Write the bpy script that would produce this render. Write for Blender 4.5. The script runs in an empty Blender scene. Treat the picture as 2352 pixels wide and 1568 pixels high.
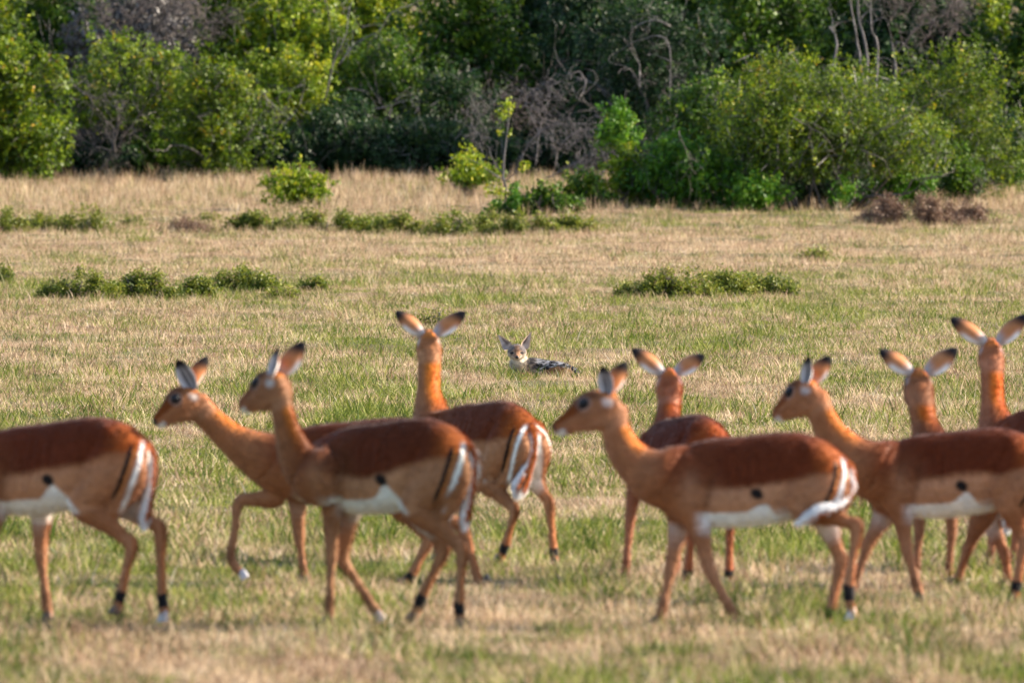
import bpy, math, random
import numpy as np
from mathutils import Vector
scene = bpy.context.scene
COL = scene.collection
R = math.radians
rng = np.random.default_rng(7)
random.seed(7)

# ------------------------------------------------------------------ camera, sky, sun
F = 19600.0            # focal length in pixels of a 2352-wide frame
HC = 1.69              # camera height
HOR = 490.0            # row of the level line
FOCUS = 71.0
cam_d = bpy.data.cameras.new("camera"); cam = bpy.data.objects.new("camera", cam_d); COL.objects.link(cam)
cam_d.lens = 300.0; cam_d.sensor_width = 36.0; cam_d.clip_start = 0.5; cam_d.clip_end = 3000
cam.location = (0, 0, HC)
cam.rotation_euler = (R(90) - math.atan((784 - HOR) / F), 0, 0)
cam_d.dof.use_dof = True; cam_d.dof.focus_distance = FOCUS; cam_d.dof.aperture_fstop = 7.0
scene.camera = cam

SUN_EL, SUN_AZ = R(28), R(77)      # azimuth clockwise from +Y (away from the camera); 90 = from the right
world = bpy.data.worlds.new("World"); scene.world = world; world.use_nodes = True
wn = world.node_tree.nodes; wl = world.node_tree.links
sky = wn.new("ShaderNodeTexSky"); sky.sky_type = 'NISHITA'; sky.sun_disc = False
sky.sun_elevation = SUN_EL; sky.sun_rotation = SUN_AZ
wl.new(sky.outputs[0], wn["Background"].inputs[0]); wn["Background"].inputs[1].default_value = 0.105
sl = bpy.data.lights.new("sun", 'SUN'); sun = bpy.data.objects.new("sun", sl); COL.objects.link(sun)
sl.energy = 5.0; sl.angle = R(0.6); sl.color = (1.0, 0.87, 0.70)
sd = Vector((math.sin(SUN_AZ) * math.cos(SUN_EL), math.cos(SUN_AZ) * math.cos(SUN_EL), math.sin(SUN_EL)))
sun.rotation_euler = sd.to_track_quat('Z', 'Y').to_euler(); sun.location = (60, 20, 60)
scene.view_settings.view_transform = 'Standard'; scene.view_settings.look = 'None'
scene.view_settings.exposure = 1.56; scene.view_settings.gamma = 1.0
scene.cycles.max_bounces = 5; scene.cycles.diffuse_bounces = 3; scene.cycles.transmission_bounces = 3
scene.cycles.glossy_bounces = 2; scene.cycles.sample_clamp_indirect = 4

# ------------------------------------------------------------------ numeric helpers
def sstep(a, b, x):
    t = np.clip((np.asarray(x, float) - a) / (b - a), 0, 1); return t * t * (3 - 2 * t)
def _hash(ix, iy, iz, seed):
    h = (ix * 374761393 + iy * 668265263 + iz * 2147483647 + seed * 974634777) & 0xFFFFFFFF
    h = ((h ^ (h >> 13)) * 1274126177) & 0xFFFFFFFF
    return ((h ^ (h >> 16)) & 0xFFFFFF) / float(0xFFFFFF)
def vnoise(x, y, z=0.0, seed=0):
    x = np.asarray(x, float); y = np.asarray(y, float); z = np.zeros_like(x) + z
    ix = np.floor(x).astype(np.int64); iy = np.floor(y).astype(np.int64); iz = np.floor(z).astype(np.int64)
    fx = x - ix; fy = y - iy; fz = z - iz
    fx = fx * fx * (3 - 2 * fx); fy = fy * fy * (3 - 2 * fy); fz = fz * fz * (3 - 2 * fz)
    r = 0
    for a in (0, 1):
        for b in (0, 1):
            for c in (0, 1):
                w = (fx if a else 1 - fx) * (fy if b else 1 - fy) * (fz if c else 1 - fz)
                r = r + w * _hash(ix + a, iy + b, iz + c, seed)
    return r
def fbm(x, y, z=0.0, seed=0, oct=3):
    r = 0; amp = 1; tot = 0
    for i in range(oct):
        r = r + amp * vnoise(np.asarray(x) * 2 ** i, np.asarray(y) * 2 ** i, np.asarray(z) * 2 ** i, seed + i * 13); tot += amp; amp *= .55
    return r / tot

PROF_D = [-50, 44, 58, 71, 90, 110, 128, 145, 160, 178, 200, 240, 400, 1500]
PROF_Z = [0, 0, 0.13, 0.31, 0.53, 0.79, 1.06, 1.36, 1.71, 2.22, 2.80, 4.2, 11, 40]
def prof(d): return np.interp(d, PROF_D, PROF_Z)
def ground_z(x, y):
    x = np.asarray(x, float); y = np.asarray(y, float)
    amp = 0.012 + 0.035 * sstep(43, 60, y) + 0.05 * sstep(100, 150, y)
    return prof(y) + (fbm(x * .55, y * .33, 0, 5, 3) - .5) * 2 * amp
_dd = np.linspace(29, 260, 4000); _py = HOR + (HC - prof(_dd)) * F / _dd
def d_of(py):
    return float(np.interp(-py, -_py, _dd))
def at(px, py):
    d = d_of(py); x = (px - 1176) / F * d
    return x, d, float(ground_z(x, d))

# ------------------------------------------------------------------ materials
def new_mat(name):
    m = bpy.data.materials.new(name); m.use_nodes = True
    nt = m.node_tree; nt.nodes.clear(); return m, nt
def ramp_node(nt, cols):
    r = nt.nodes.new("ShaderNodeValToRGB"); e = r.color_ramp.elements
    while len(e) < len(cols): e.new(0.5)
    for i, (p, c) in enumerate(cols):
        e[i].position = p; e[i].color = (*c, 1)
    return r
def leaf_mat(name, cols, transl=0.35, spec=0.25):
    """colour from the per-leaf attribute 'v' (random of leaf + its shoot)"""
    m, nt = new_mat(name); N = nt.nodes; L = nt.links
    a = N.new("ShaderNodeAttribute"); a.attribute_name = "v"
    r = ramp_node(nt, cols); L.new(a.outputs["Fac"], r.inputs[0])
    d = N.new("ShaderNodeBsdfPrincipled"); d.inputs["Roughness"].default_value = .5; d.inputs["Specular IOR Level"].default_value = spec
    t = N.new("ShaderNodeBsdfTranslucent"); mx = N.new("ShaderNodeMixShader"); mx.inputs[0].default_value = transl
    o = N.new("ShaderNodeOutputMaterial")
    L.new(r.outputs[0], d.inputs["Base Color"]); L.new(r.outputs[0], t.inputs[0])
    L.new(d.outputs[0], mx.inputs[1]); L.new(t.outputs[0], mx.inputs[2]); L.new(mx.outputs[0], o.inputs[0])
    return m
def noise_mat(name, cols, scale, rough=.85, detail=4, stretch=(1, 1, 1), bump=0):
    m, nt = new_mat(name); N = nt.nodes; L = nt.links
    tc = N.new("ShaderNodeTexCoord"); mp = N.new("ShaderNodeMapping"); mp.inputs["Scale"].default_value = stretch
    n = N.new("ShaderNodeTexNoise"); n.inputs["Scale"].default_value = scale; n.inputs["Detail"].default_value = detail
    r = ramp_node(nt, cols); b = N.new("ShaderNodeBsdfPrincipled"); o = N.new("ShaderNodeOutputMaterial")
    L.new(tc.outputs["Object"], mp.inputs[0]); L.new(mp.outputs[0], n.inputs["Vector"]); L.new(n.outputs[0], r.inputs[0])
    L.new(r.outputs[0], b.inputs["Base Color"]); b.inputs["Roughness"].default_value = rough
    b.inputs["Specular IOR Level"].default_value = .2
    if bump:
        bp = N.new("ShaderNodeBump"); bp.inputs["Strength"].default_value = bump; bp.inputs["Distance"].default_value = .02
        L.new(n.outputs[0], bp.inputs["Height"]); L.new(bp.outputs[0], b.inputs["Normal"])
    L.new(b.outputs[0], o.inputs[0]); return m
def coat_mat(name, noise=.10, rough=.55, sheen=.12, spec=.10):
    m, nt = new_mat(name); N = nt.nodes; L = nt.links
    a = N.new("ShaderNodeAttribute"); a.attribute_name = "coat"
    tc = N.new("ShaderNodeTexCoord"); n = N.new("ShaderNodeTexNoise"); n.inputs["Scale"].default_value = 34; n.inputs["Detail"].default_value = 6
    mr = N.new("ShaderNodeMapRange"); mr.inputs[1].default_value = .3; mr.inputs[2].default_value = .7
    mr.inputs[3].default_value = 1 - noise; mr.inputs[4].default_value = 1 + noise
    mul = N.new("ShaderNodeVectorMath"); mul.operation = 'SCALE'
    b = N.new("ShaderNodeBsdfPrincipled"); o = N.new("ShaderNodeOutputMaterial")
    L.new(tc.outputs["Object"], n.inputs["Vector"]); L.new(n.outputs[0], mr.inputs[0])
    L.new(a.outputs["Color"], mul.inputs[0]); L.new(mr.outputs[0], mul.inputs["Scale"]); L.new(mul.outputs[0], b.inputs["Base Color"])
    b.inputs["Roughness"].default_value = rough; b.inputs["Specular IOR Level"].default_value = spec
    b.inputs["Sheen Weight"].default_value = sheen; b.inputs["Sheen Roughness"].default_value = .4
    bp = N.new("ShaderNodeBump"); bp.inputs["Strength"].default_value = .25; bp.inputs["Distance"].default_value = .004
    L.new(n.outputs[0], bp.inputs["Height"]); L.new(bp.outputs[0], b.inputs["Normal"])
    L.new(b.outputs[0], o.inputs[0]); return m
def plain_mat(name, col, rough=.5, spec=.5):
    m, nt = new_mat(name); b = nt.nodes.new("ShaderNodeBsdfPrincipled"); o = nt.nodes.new("ShaderNodeOutputMaterial")
    n = nt.nodes.new("ShaderNodeTexNoise"); n.inputs["Scale"].default_value = 60
    r = ramp_node(nt, [(.3, tuple(c * .8 for c in col)), (.7, tuple(min(1, c * 1.15) for c in col))])
    nt.links.new(n.outputs[0], r.inputs[0]); nt.links.new(r.outputs[0], b.inputs["Base Color"])
    b.inputs["Roughness"].default_value = rough; b.inputs["Specular IOR Level"].default_value = spec
    nt.links.new(b.outputs[0], o.inputs[0]); return m

# ------------------------------------------------------------------ object helpers
def tag(o, label=None, cat=None, group=None, kind=None):
    if label: o["label"] = label
    if cat: o["category"] = cat
    if group: o["group"] = group
    if kind: o["kind"] = kind
    return o
def empty(name, loc, rz=0):
    o = bpy.data.objects.new(name, None); COL.objects.link(o); o.location = loc; o.rotation_euler = (0, 0, rz); o.empty_display_size = .2
    return o
def np_mesh(name, V, loops, starts, totals):
    me = bpy.data.meshes.new(name)
    me.vertices.add(len(V)); me.vertices.foreach_set("co", np.ascontiguousarray(V, np.float32).ravel())
    me.loops.add(len(loops)); me.loops.foreach_set("vertex_index", np.ascontiguousarray(loops, np.int32))
    me.polygons.add(len(starts)); me.polygons.foreach_set("loop_start", np.ascontiguousarray(starts, np.int32))
    me.update(calc_edges=True); me.validate(); return me
def quads_mesh(name, V, Fq, attr=None, k=4):
    n = len(Fq); me = np_mesh(name, V, np.asarray(Fq).ravel(), np.arange(n) * k, None)
    if attr is not None:
        at_ = me.attributes.new("v", 'FLOAT', 'FACE'); at_.data.foreach_set("value", np.ascontiguousarray(attr, np.float32))
    return me
def link(name, me, mat, parent=None, smooth=False):
    o = bpy.data.objects.new(name, me); COL.objects.link(o)
    if mat is not None: me.materials.append(mat)
    if parent is not None: o.parent = parent
    if smooth: me.polygons.foreach_set("use_smooth", np.ones(len(me.polygons), bool))
    return o

def catmull(P, n):
    P = np.asarray(P, float); out = []
    for i in range(len(P) - 1):
        p0 = P[max(i - 1, 0)]; p1 = P[i]; p2 = P[i + 1]; p3 = P[min(i + 2, len(P) - 1)]
        for k in range(n):
            t = k / n
            out.append(.5 * ((2 * p1) + (-p0 + p2) * t + (2 * p0 - 5 * p1 + 4 * p2 - p3) * t * t + (-p0 + 3 * p1 - 3 * p2 + p3) * t ** 3))
    out.append(P[-1]); return np.array(out)
class MB:
    """collects closed lofted volumes"""
    def __init__(s): s.V = []; s.F = []
    def loft(s, rings):
        n = len(rings[0]); b = len(s.V)
        for r in rings: s.V.extend([tuple(p) for p in r])
        for i in range(len(rings) - 1):
            for j in range(n):
                k = (j + 1) % n
                s.F.append((b + i * n + j, b + i * n + k, b + (i + 1) * n + k, b + (i + 1) * n + j))
        for i, e in ((0, 0), (len(rings) - 1, 1)):
            c = len(s.V); s.V.append(tuple(np.mean(rings[i], axis=0)))
            for j in range(n):
                k = (j + 1) % n; a_, b_ = b + i * n + j, b + i * n + k
                s.F.append((c, b_, a_) if e == 0 else (c, a_, b_))
    def tube(s, P, ra, rb, lat, n=14, sub=4):
        """ra = radius across the limb in its plane, rb = radius along lat"""
        P = np.asarray(P, float); m = len(P)
        lat = np.asarray(lat, float); lat = np.tile(lat, (m, 1)) if lat.ndim == 1 else lat
        A = np.concatenate([P, np.array(ra, float)[:, None], np.array(rb, float)[:, None], lat], axis=1)
        A = catmull(A, sub); C = A[:, :3]; T = np.gradient(C, axis=0); rings = []
        for i in range(len(C)):
            t = T[i] / (np.linalg.norm(T[i]) + 1e-9); l = A[i, 5:8]; l = l - t * l.dot(t); l /= np.linalg.norm(l) + 1e-9
            u = np.cross(t, l); ang = np.linspace(0, 2 * math.pi, n, endpoint=False)
            rings.append(C[i] + np.outer(np.cos(ang), l) * abs(A[i, 4]) + np.outer(np.sin(ang), u) * abs(A[i, 3]))
        # round the two ends
        def cap(i, sgn):
            t = T[i] / (np.linalg.norm(T[i]) + 1e-9); r = min(abs(A[i, 3]), abs(A[i, 4])) * .6
            return [C[i] + (rings[i] - C[i]) * f + sgn * t * r * h for f, h in ((.75, .6), (.35, .95))]
        a = cap(0, -1)[::-1]; b = cap(len(C) - 1, 1)
        s.loft(a + rings + b)
        return C, np.maximum(np.abs(A[:, 3]), np.abs(A[:, 4])) * .5 + np.minimum(np.abs(A[:, 3]), np.abs(A[:, 4])) * .5
    def mesh(s, name):
        me = bpy.data.meshes.new(name); me.from_pydata(s.V, [], s.F); me.update(); return me
def remeshed(mb, name, voxel, smooth_it=5):
    me = mb.mesh(name + "_raw"); o = bpy.data.objects.new("tmp", me); COL.objects.link(o)
    r = o.modifiers.new("r", 'REMESH'); r.mode = 'VOXEL'; r.voxel_size = voxel; r.adaptivity = 0
    s = o.modifiers.new("s", 'SMOOTH'); s.factor = .5; s.iterations = smooth_it
    dg = bpy.context.evaluated_depsgraph_get(); dg.update()
    out = bpy.data.meshes.new_from_object(o.evaluated_get(dg)); out.name = name
    bpy.data.objects.remove(o); bpy.data.meshes.remove(me)
    return out
def set_coat(me, C):
    a = me.color_attributes.new("coat", 'FLOAT_COLOR', 'POINT')
    a.data.foreach_set("color", np.concatenate([C, np.ones((len(C), 1))], axis=1).astype(np.float32).ravel())
def verts_of(me):
    n = len(me.vertices); V = np.empty(n * 3, np.float32); me.vertices.foreach_get("co", V); V = V.reshape(-1, 3).astype(float)
    N = np.empty(n * 3, np.float32); me.vertex_normals.foreach_get("vector", N) if hasattr(me, "vertex_normals") else me.vertices.foreach_get("normal", N)
    return V, N.reshape(-1, 3).astype(float)

# ------------------------------------------------------------------ ground
def green_map(x, y):
    """how green the turf is at a place, 0 straw .. 1 green"""
    z = prof(y); px = 1176 + F * x / y; py = HOR + (HC - z) * F / y
    n = fbm(x * 1.1, y * .33, 0, 21, 4); n2 = fbm(x * .35, y * .11, 0, 33, 3)
    n3 = vnoise(x * 3.2, y * 1.4, 0, 44)
    g = .46 + (n - .5) * 1.05 + (n2 - .5) * .5 + (n3 - .5) * .9 + (vnoise(x * 7, y * 2.6, 0, 47) - .5) * .7
    g += .45 * sstep(.66, .80, vnoise(x * 1.5, y * .8, 0, 52)) - .25 * sstep(.7, .85, vnoise(x * 1.3, y * .6, 0, 53))
    g += .16 * np.exp(-((py - 985) / 75) ** 2) + .20 * np.exp(-((py - 1210) / 110) ** 2)
    g += .22 * np.exp(-((py - 740) / 60) ** 2) * sstep(1250, 1600, px)
    g += .15 * np.exp(-((py - 640) / 22) ** 2) * sstep(600, 900, px) * sstep(1500, 1250, px)
    g -= .45 * np.exp(-((py - 580) / 45) ** 2) + .40 * np.exp(-((py - 450) / 55) ** 2)
    g -= .28 * np.exp(-((py - 790) / 90) ** 2) * sstep(900, 500, px)
    g -= .06 * np.exp(-((py - 1450) / 60) ** 2)
    return np.clip(g, 0, 1)
def make_ground():
    xs = np.concatenate([-np.geomspace(420, 17, 22), np.arange(-16.5, 16.6, .3), np.geomspace(17, 420, 22)])
    ys = np.concatenate([np.linspace(-300, 20, 30), np.arange(21, 190, .4), np.geomspace(190.5, 1400, 50)])
    X, Y = np.meshgrid(xs, ys); Z = ground_z(X, Y); nx, ny = len(xs), len(ys)
    V = np.stack([X.ravel(), Y.ravel(), Z.ravel()], 1)
    i = np.arange(ny - 1)[:, None] * nx + np.arange(nx - 1)[None]; i = i.ravel()
    me = quads_mesh("ground", V, np.stack([i, i + 1, i + nx + 1, i + nx], 1))
    m, nt = new_mat("dry_turf_soil"); N = nt.nodes; L = nt.links
    g = N.new("ShaderNodeNewGeometry")
    mp = N.new("ShaderNodeMapping"); mp.inputs["Scale"].default_value = (1, .5, 1)
    n1 = N.new("ShaderNodeTexNoise"); n1.inputs["Scale"].default_value = 1.1; n1.inputs["Detail"].default_value = 8
    n2 = N.new("ShaderNodeTexNoise"); n2.inputs["Scale"].default_value = 26; n2.inputs["Detail"].default_value = 4
    r1 = ramp_node(nt, [(.35, (.20, .135, .085)), (.5, (.15, .11, .06)), (.62, (.085, .085, .035))])
    r2 = ramp_node(nt, [(.3, (.55, .55, .55)), (.7, (1.25, 1.2, 1.15))])
    mx = N.new("ShaderNodeMix"); mx.data_type = 'RGBA'; mx.blend_type = 'MULTIPLY'; mx.inputs[0].default_value = 1
    b = N.new("ShaderNodeBsdfPrincipled"); b.inputs["Roughness"].default_value = .95; b.inputs["Specular IOR Level"].default_value = .1
    o = N.new("ShaderNodeOutputMaterial")
    L.new(g.outputs["Position"], mp.inputs[0]); L.new(mp.outputs[0], n1.inputs["Vector"]); L.new(g.outputs["Position"], n2.inputs["Vector"])
    L.new(n1.outputs[0], r1.inputs[0]); L.new(n2.outputs[0], r2.inputs[0])
    L.new(r1.outputs[0], mx.inputs[6]); L.new(r2.outputs[0], mx.inputs[7]); L.new(mx.outputs[2], b.inputs["Base Color"]); L.new(b.outputs[0], o.inputs[0])
    o_ = link("ground", me, m, smooth=True); tag(o_, "dry grassy plain rising gently towards the thicket", "ground", kind="structure")
make_ground()

# ------------------------------------------------------------------ grass (stuff): tufts scattered on points
def blade_tuft(name, n, rad, lmin, lmax, w, lean, droop, seed, head=False):
    r = np.random.default_rng(seed); V = []; Fc = []; A = []
    for i in range(n):
        a = r.uniform(0, 2 * math.pi); rr = rad * math.sqrt(r.uniform()); p = np.array([rr * math.cos(a), rr * math.sin(a), -.006])
        az = a + r.normal(0, .9); tilt = abs(r.normal(0, lean)); L = r.uniform(lmin, lmax); ww = w * r.uniform(.7, 1.3)
        fz = r.uniform(0, math.pi); side = np.array([math.cos(fz), math.sin(fz), 0]); pts = [p]; cur = p; t = tilt
        for k in range(3):
            d = np.array([math.sin(t) * math.cos(az), math.sin(t) * math.sin(az), math.cos(t)]); cur = cur + d * L / 3; pts.append(cur)
            t += droop * r.uniform(.4, 1.4)
        b = len(V); wd = [1, .85, .6, .12] if not (head and r.uniform() < .5) else [.5, .4, 1.6, .5]
        for k in range(4): V += [pts[k] - side * ww * wd[k] / 2, pts[k] + side * ww * wd[k] / 2]
        v = r.uniform()
        for k in range(3): Fc.append((b + 2 * k, b + 2 * k + 1, b + 2 * k + 3, b + 2 * k + 2)); A.append(v)
    me = quads_mesh(name, np.array(V), Fc, A); return me
def grass_material():
    m, nt = new_mat("grass_blades"); N = nt.nodes; L = nt.links
    ag = N.new("ShaderNodeAttribute"); ag.attribute_type = 'INSTANCER'; ag.attribute_name = "green"
    ar = N.new("ShaderNodeAttribute"); ar.attribute_type = 'INSTANCER'; ar.attribute_name = "rnd"
    av = N.new("ShaderNodeAttribute"); av.attribute_name = "v"
    ad = N.new("ShaderNodeMath"); ad.operation = 'MULTIPLY_ADD'; ad.inputs[1].default_value = .55; ad.inputs[2].default_value = 0
    L.new(av.outputs["Fac"], ad.inputs[0])
    ad2 = N.new("ShaderNodeMath"); ad2.operation = 'MULTIPLY_ADD'; ad2.inputs[1].default_value = .45
    L.new(ar.outputs["Fac"], ad2.inputs[0]); L.new(ad.outputs[0], ad2.inputs[2])
    straw = ramp_node(nt, [(0, (.08, .045, .035)), (.25, (.25, .145, .085)), (.5, (.52, .37, .235)), (.8, (.78, .60, .41)), (1, (.95, .86, .72))])
    gr = ramp_node(nt, [(0, (.018, .05, .008)), (.3, (.065, .105, .010)), (.6, (.19, .22, .028)), (.85, (.43, .41, .12)), (1, (.68, .62, .40))])
    L.new(ad2.outputs[0], straw.inputs[0]); L.new(ad2.outputs[0], gr.inputs[0])
    # each blade is green or dry
    cmp = N.new("ShaderNodeMath"); cmp.operation = 'SUBTRACT'
    w = N.new("ShaderNodeTexWhiteNoise"); w.noise_dimensions = '2D'; cb = N.new("ShaderNodeCombineXYZ")
    L.new(av.outputs["Fac"], cb.inputs[0]); L.new(ar.outputs["Fac"], cb.inputs[1]); L.new(cb.outputs[0], w.inputs["Vector"])
    L.new(ag.outputs["Fac"], cmp.inputs[0]); L.new(w.outputs["Value"], cmp.inputs[1])
    mr = N.new("ShaderNodeMapRange"); mr.inputs[1].default_value = -.18; mr.inputs[2].default_value = .18; L.new(cmp.outputs[0], mr.inputs[0])
    mx = N.new("ShaderNodeMix"); mx.data_type = 'RGBA'; L.new(mr.outputs[0], mx.inputs[0]); L.new(straw.outputs[0], mx.inputs[6]); L.new(gr.outputs[0], mx.inputs[7])
    d = N.new("ShaderNodeBsdfPrincipled"); d.inputs["Roughness"].default_value = .6; d.inputs["Specular IOR Level"].default_value = .2
    t = N.new("ShaderNodeBsdfTranslucent"); ms = N.new("ShaderNodeMixShader"); ms.inputs[0].default_value = .35; o = N.new("ShaderNodeOutputMaterial")
    L.new(mx.outputs[2], d.inputs["Base Color"]); L.new(mx.outputs[2], t.inputs[0]); L.new(d.outputs[0], ms.inputs[1]); L.new(t.outputs[0], ms.inputs[2]); L.new(ms.outputs[0], o.inputs[0])
    return m
GM = grass_material()
def scatter(name, label, tufts, P, scale, rot, green, rnd, cat="grass"):
    """one object whose geometry nodes put the tufts of a never-linked collection on its points"""
    me = bpy.data.meshes.new(name); me.vertices.add(len(P)); me.vertices.foreach_set("co", P.astype(np.float32).ravel())
    for nm, arr in (("scl", scale), ("rot", rot), ("green", green), ("rnd", rnd)):
        a = me.attributes.new(nm, 'FLOAT', 'POINT'); a.data.foreach_set("value", arr.astype(np.float32))
    ob = bpy.data.objects.new(name, me); COL.objects.link(ob)
    coll = bpy.data.collections.new(name + "_tufts")
    for i, t in enumerate(tufts):
        t.materials.append(GM) if not t.materials else None
        coll.objects.link(bpy.data.objects.new("%s_tuft_%d" % (name, i), t))
    ng = bpy.data.node_groups.new(name + "_scatter", 'GeometryNodeTree')
    ng.interface.new_socket("Geometry", in_out='INPUT', socket_type='NodeSocketGeometry')
    ng.interface.new_socket("Geometry", in_out='OUTPUT', socket_type='NodeSocketGeometry')
    N = ng.nodes; L = ng.links; gi = N.new("NodeGroupInput"); go = N.new("NodeGroupOutput")
    ci = N.new("GeometryNodeCollectionInfo"); ci.inputs[0].default_value = coll; ci.inputs[1].default_value = True; ci.inputs[2].default_value = True
    ip = N.new("GeometryNodeInstanceOnPoints"); ip.inputs["Pick Instance"].default_value = True
    def attr(nm):
        a = N.new("GeometryNodeInputNamedAttribute"); a.data_type = 'FLOAT'; a.inputs[0].default_value = nm; return a
    cx = N.new("ShaderNodeCombineXYZ"); L.new(attr("rot").outputs[0], cx.inputs[2])
    L.new(gi.outputs[0], ip.inputs["Points"]); L.new(ci.outputs[0], ip.inputs["Instance"])
    L.new(cx.outputs[0], ip.inputs["Rotation"]); L.new(attr("scl").outputs[0], ip.inputs["Scale"]); L.new(ip.outputs[0], go.inputs[0])
    md = ob.modifiers.new("scatter", 'NODES'); md.node_group = ng
    tag(ob, label, cat, kind="stuff"); return ob
def area_points(d0, d1, dens, margin=1.5):
    """uniform random points on the wedge of plain in front of the camera"""
    hw = lambda d: (.062 * margin) * d + .8
    A = (hw(d0) + hw(d1)) * (d1 - d0); n = int(A * dens)
    d = np.sqrt(rng.uniform(d0 ** 2, d1 ** 2, n)); x = rng.uniform(-1, 1, n) * hw(d)
    return x, d
short = [blade_tuft("t%d" % i, 11, .085, .025, .065, .0070, 1.2, .5, 10 + i) for i in range(5)] + \
        [blade_tuft("f%d" % i, 9, .11, .035, .11, .0056, 1.35, .25, 30 + i) for i in range(5)]
GX, GD = [], []
for d0, d1, dens in ((27, 45, 300), (45, 75, 190), (75, 110, 105), (110, 150, 66), (150, 186, 42)):
    x, d = area_points(d0, d1, dens); GX.append(x); GD.append(d)
GX = np.concatenate(GX); GD = np.concatenate(GD)
bare = fbm(GX * .9, GD * .55, 0, 77, 3) + .25 * (rng.uniform(size=len(GX)) - .5); kp = bare < .80; GX = GX[kp]; GD = GD[kp]
gg = green_map(GX, GD)
sc = (.75 + rng.uniform(0, .6, len(GX))) * (1 + .35 * sstep(80, 150, GD)) * (.85 + .3 * gg) * (.42 + 1.5 * fbm(GX * 2.6, GD * 1.6, 0, 71, 3) ** 1.8) * (1 - .12 * sstep(50, 40, GD))
sc = sc * (1 - .55 * np.exp(-((GX - .3) / .55) ** 2 - ((GD - 69.6) / 1.5) ** 2))
scatter("turf_grass", "short patchy turf of dry straw and green blades", short,
        np.stack([GX, GD, ground_z(GX, GD)], 1), sc, rng.uniform(0, 6.28, len(GX)), gg, np.clip(.45 * rng.uniform(0, 1, len(GX)) + 1.1 * (fbm(GX * 4.2, GD * 2.0, 0, 73, 3) - .5) + .28 + .7 * (vnoise(GX * 11, GD * 5, 0, 74) - .5) - .13 * sstep(41, 33, GD), 0, 1))
# taller pinkish dry grass below the thicket
tall = [blade_tuft("h%d" % i, 12, .10, .16, .36, .0055, .22, .16, 60 + i, head=True) for i in range(5)]
x, d = area_points(138, 192, 10); px = 1176 + F * x / d
edge = 150 + 6 * fbm(x * .2, x * 0, 0, 90, 2); keep = rng.uniform(size=len(x)) < sstep(0, 14, d - edge) * (.35 + .9 * fbm(x * .8, d * .4, 0, 91, 2))
x2, d2 = area_points(96, 150, 1.1); k2 = rng.uniform(size=len(x2)) < .5 * sstep(.45, .6, fbm(x2 * .6, d2 * .3, 0, 95, 2))
x = np.concatenate([x[keep], x2[k2]]); d = np.concatenate([d[keep], d2[k2]])
TX, TD = x, d
# thin single stalks standing above the turf
stalk = [blade_tuft("s%d" % i, 4, .05, .07, .15, .0030, .5, .25, 80 + i) for i in range(4)]
x, d = area_points(28, 140, 3.0)
scatter("grass_stalks", "thin stray grass stalks standing above the turf", stalk, np.stack([x, d, ground_z(x, d)], 1),
        rng.uniform(.7, 1.4, len(x)), rng.uniform(0, 6.28, len(x)), np.clip(green_map(x, d) - .1, 0, 1), rng.uniform(.2, 1, len(x)))

# ------------------------------------------------------------------ shrubs, bushes, trees
BARK = noise_mat("grey_bark", [(.3, (.045, .038, .034)), (.55, (.11, .095, .088)), (.75, (.21, .19, .18))], 14, stretch=(1, 1, .3), bump=.3)
PALEBARK = noise_mat("pale_bark", [(.3, (.07, .062, .06)), (.6, (.17, .155, .155)), (.8, (.30, .28, .29))], 12, stretch=(1, 1, .3), bump=.3)
TWIG = noise_mat("dead_twigs", [(.3, (.07, .055, .052)), (.7, (.18, .15, .145))], 9)
LM = dict(
    olive=leaf_mat("olive_leaves", [(0, (0.0196, 0.0391, 0.0035)), (.35, (0.0596, 0.1121, 0.0054)), (.65, (0.1814, 0.2632, 0.0098)), (.9, (0.3459, 0.3627, 0.0169)), (1, (0.4526, 0.2712, 0.0241))]),
    yellow=leaf_mat("yellow_green_leaves", [(0, (0.0332, 0.0663, 0.0054)), (.35, (0.1245, 0.2070, 0.0081)), (.7, (0.2984, 0.3656, 0.0170)), (1, (0.4973, 0.4310, 0.0242))]),
    mid=leaf_mat("mid_green_leaves", [(0, (0.0108, 0.0307, 0.0049)), (.4, (0.0365, 0.0887, 0.0075)), (.75, (0.1219, 0.2147, 0.0132)), (1, (0.2909, 0.3224, 0.0307))]),
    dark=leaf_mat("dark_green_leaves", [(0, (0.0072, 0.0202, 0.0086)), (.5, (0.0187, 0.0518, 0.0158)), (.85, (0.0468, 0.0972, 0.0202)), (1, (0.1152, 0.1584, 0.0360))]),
    bright=leaf_mat("bright_green_leaves", [(0, (0.0170, 0.0638, 0.0068)), (.4, (0.0595, 0.1615, 0.0102)), (.8, (0.1445, 0.2805, 0.0170)), (1, (0.2890, 0.3400, 0.0340))]),
    shrub=leaf_mat("low_shrub_leaves", [(0, (0.0273, 0.0468, 0.0109)), (.3, (0.0858, 0.1248, 0.0125)), (.55, (0.1950, 0.2262, 0.0234)), (.8, (0.3120, 0.3042, 0.0546)), (.9, (0.2340, 0.1482, 0.0936)), (1, (0.3510, 0.2496, 0.1716))]),
    brown=leaf_mat("brown_dead_leaves", [(0, (.09, .05, .035)), (.5, (.20, .12, .08)), (1, (.36, .24, .16))], .2),
    grey=leaf_mat("grey_dry_twig_tips", [(0, (0.0403, 0.0403, 0.0345)), (.5, (0.1150, 0.1035, 0.0978)), (1, (0.2300, 0.2070, 0.1955))], .1),
)
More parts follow.
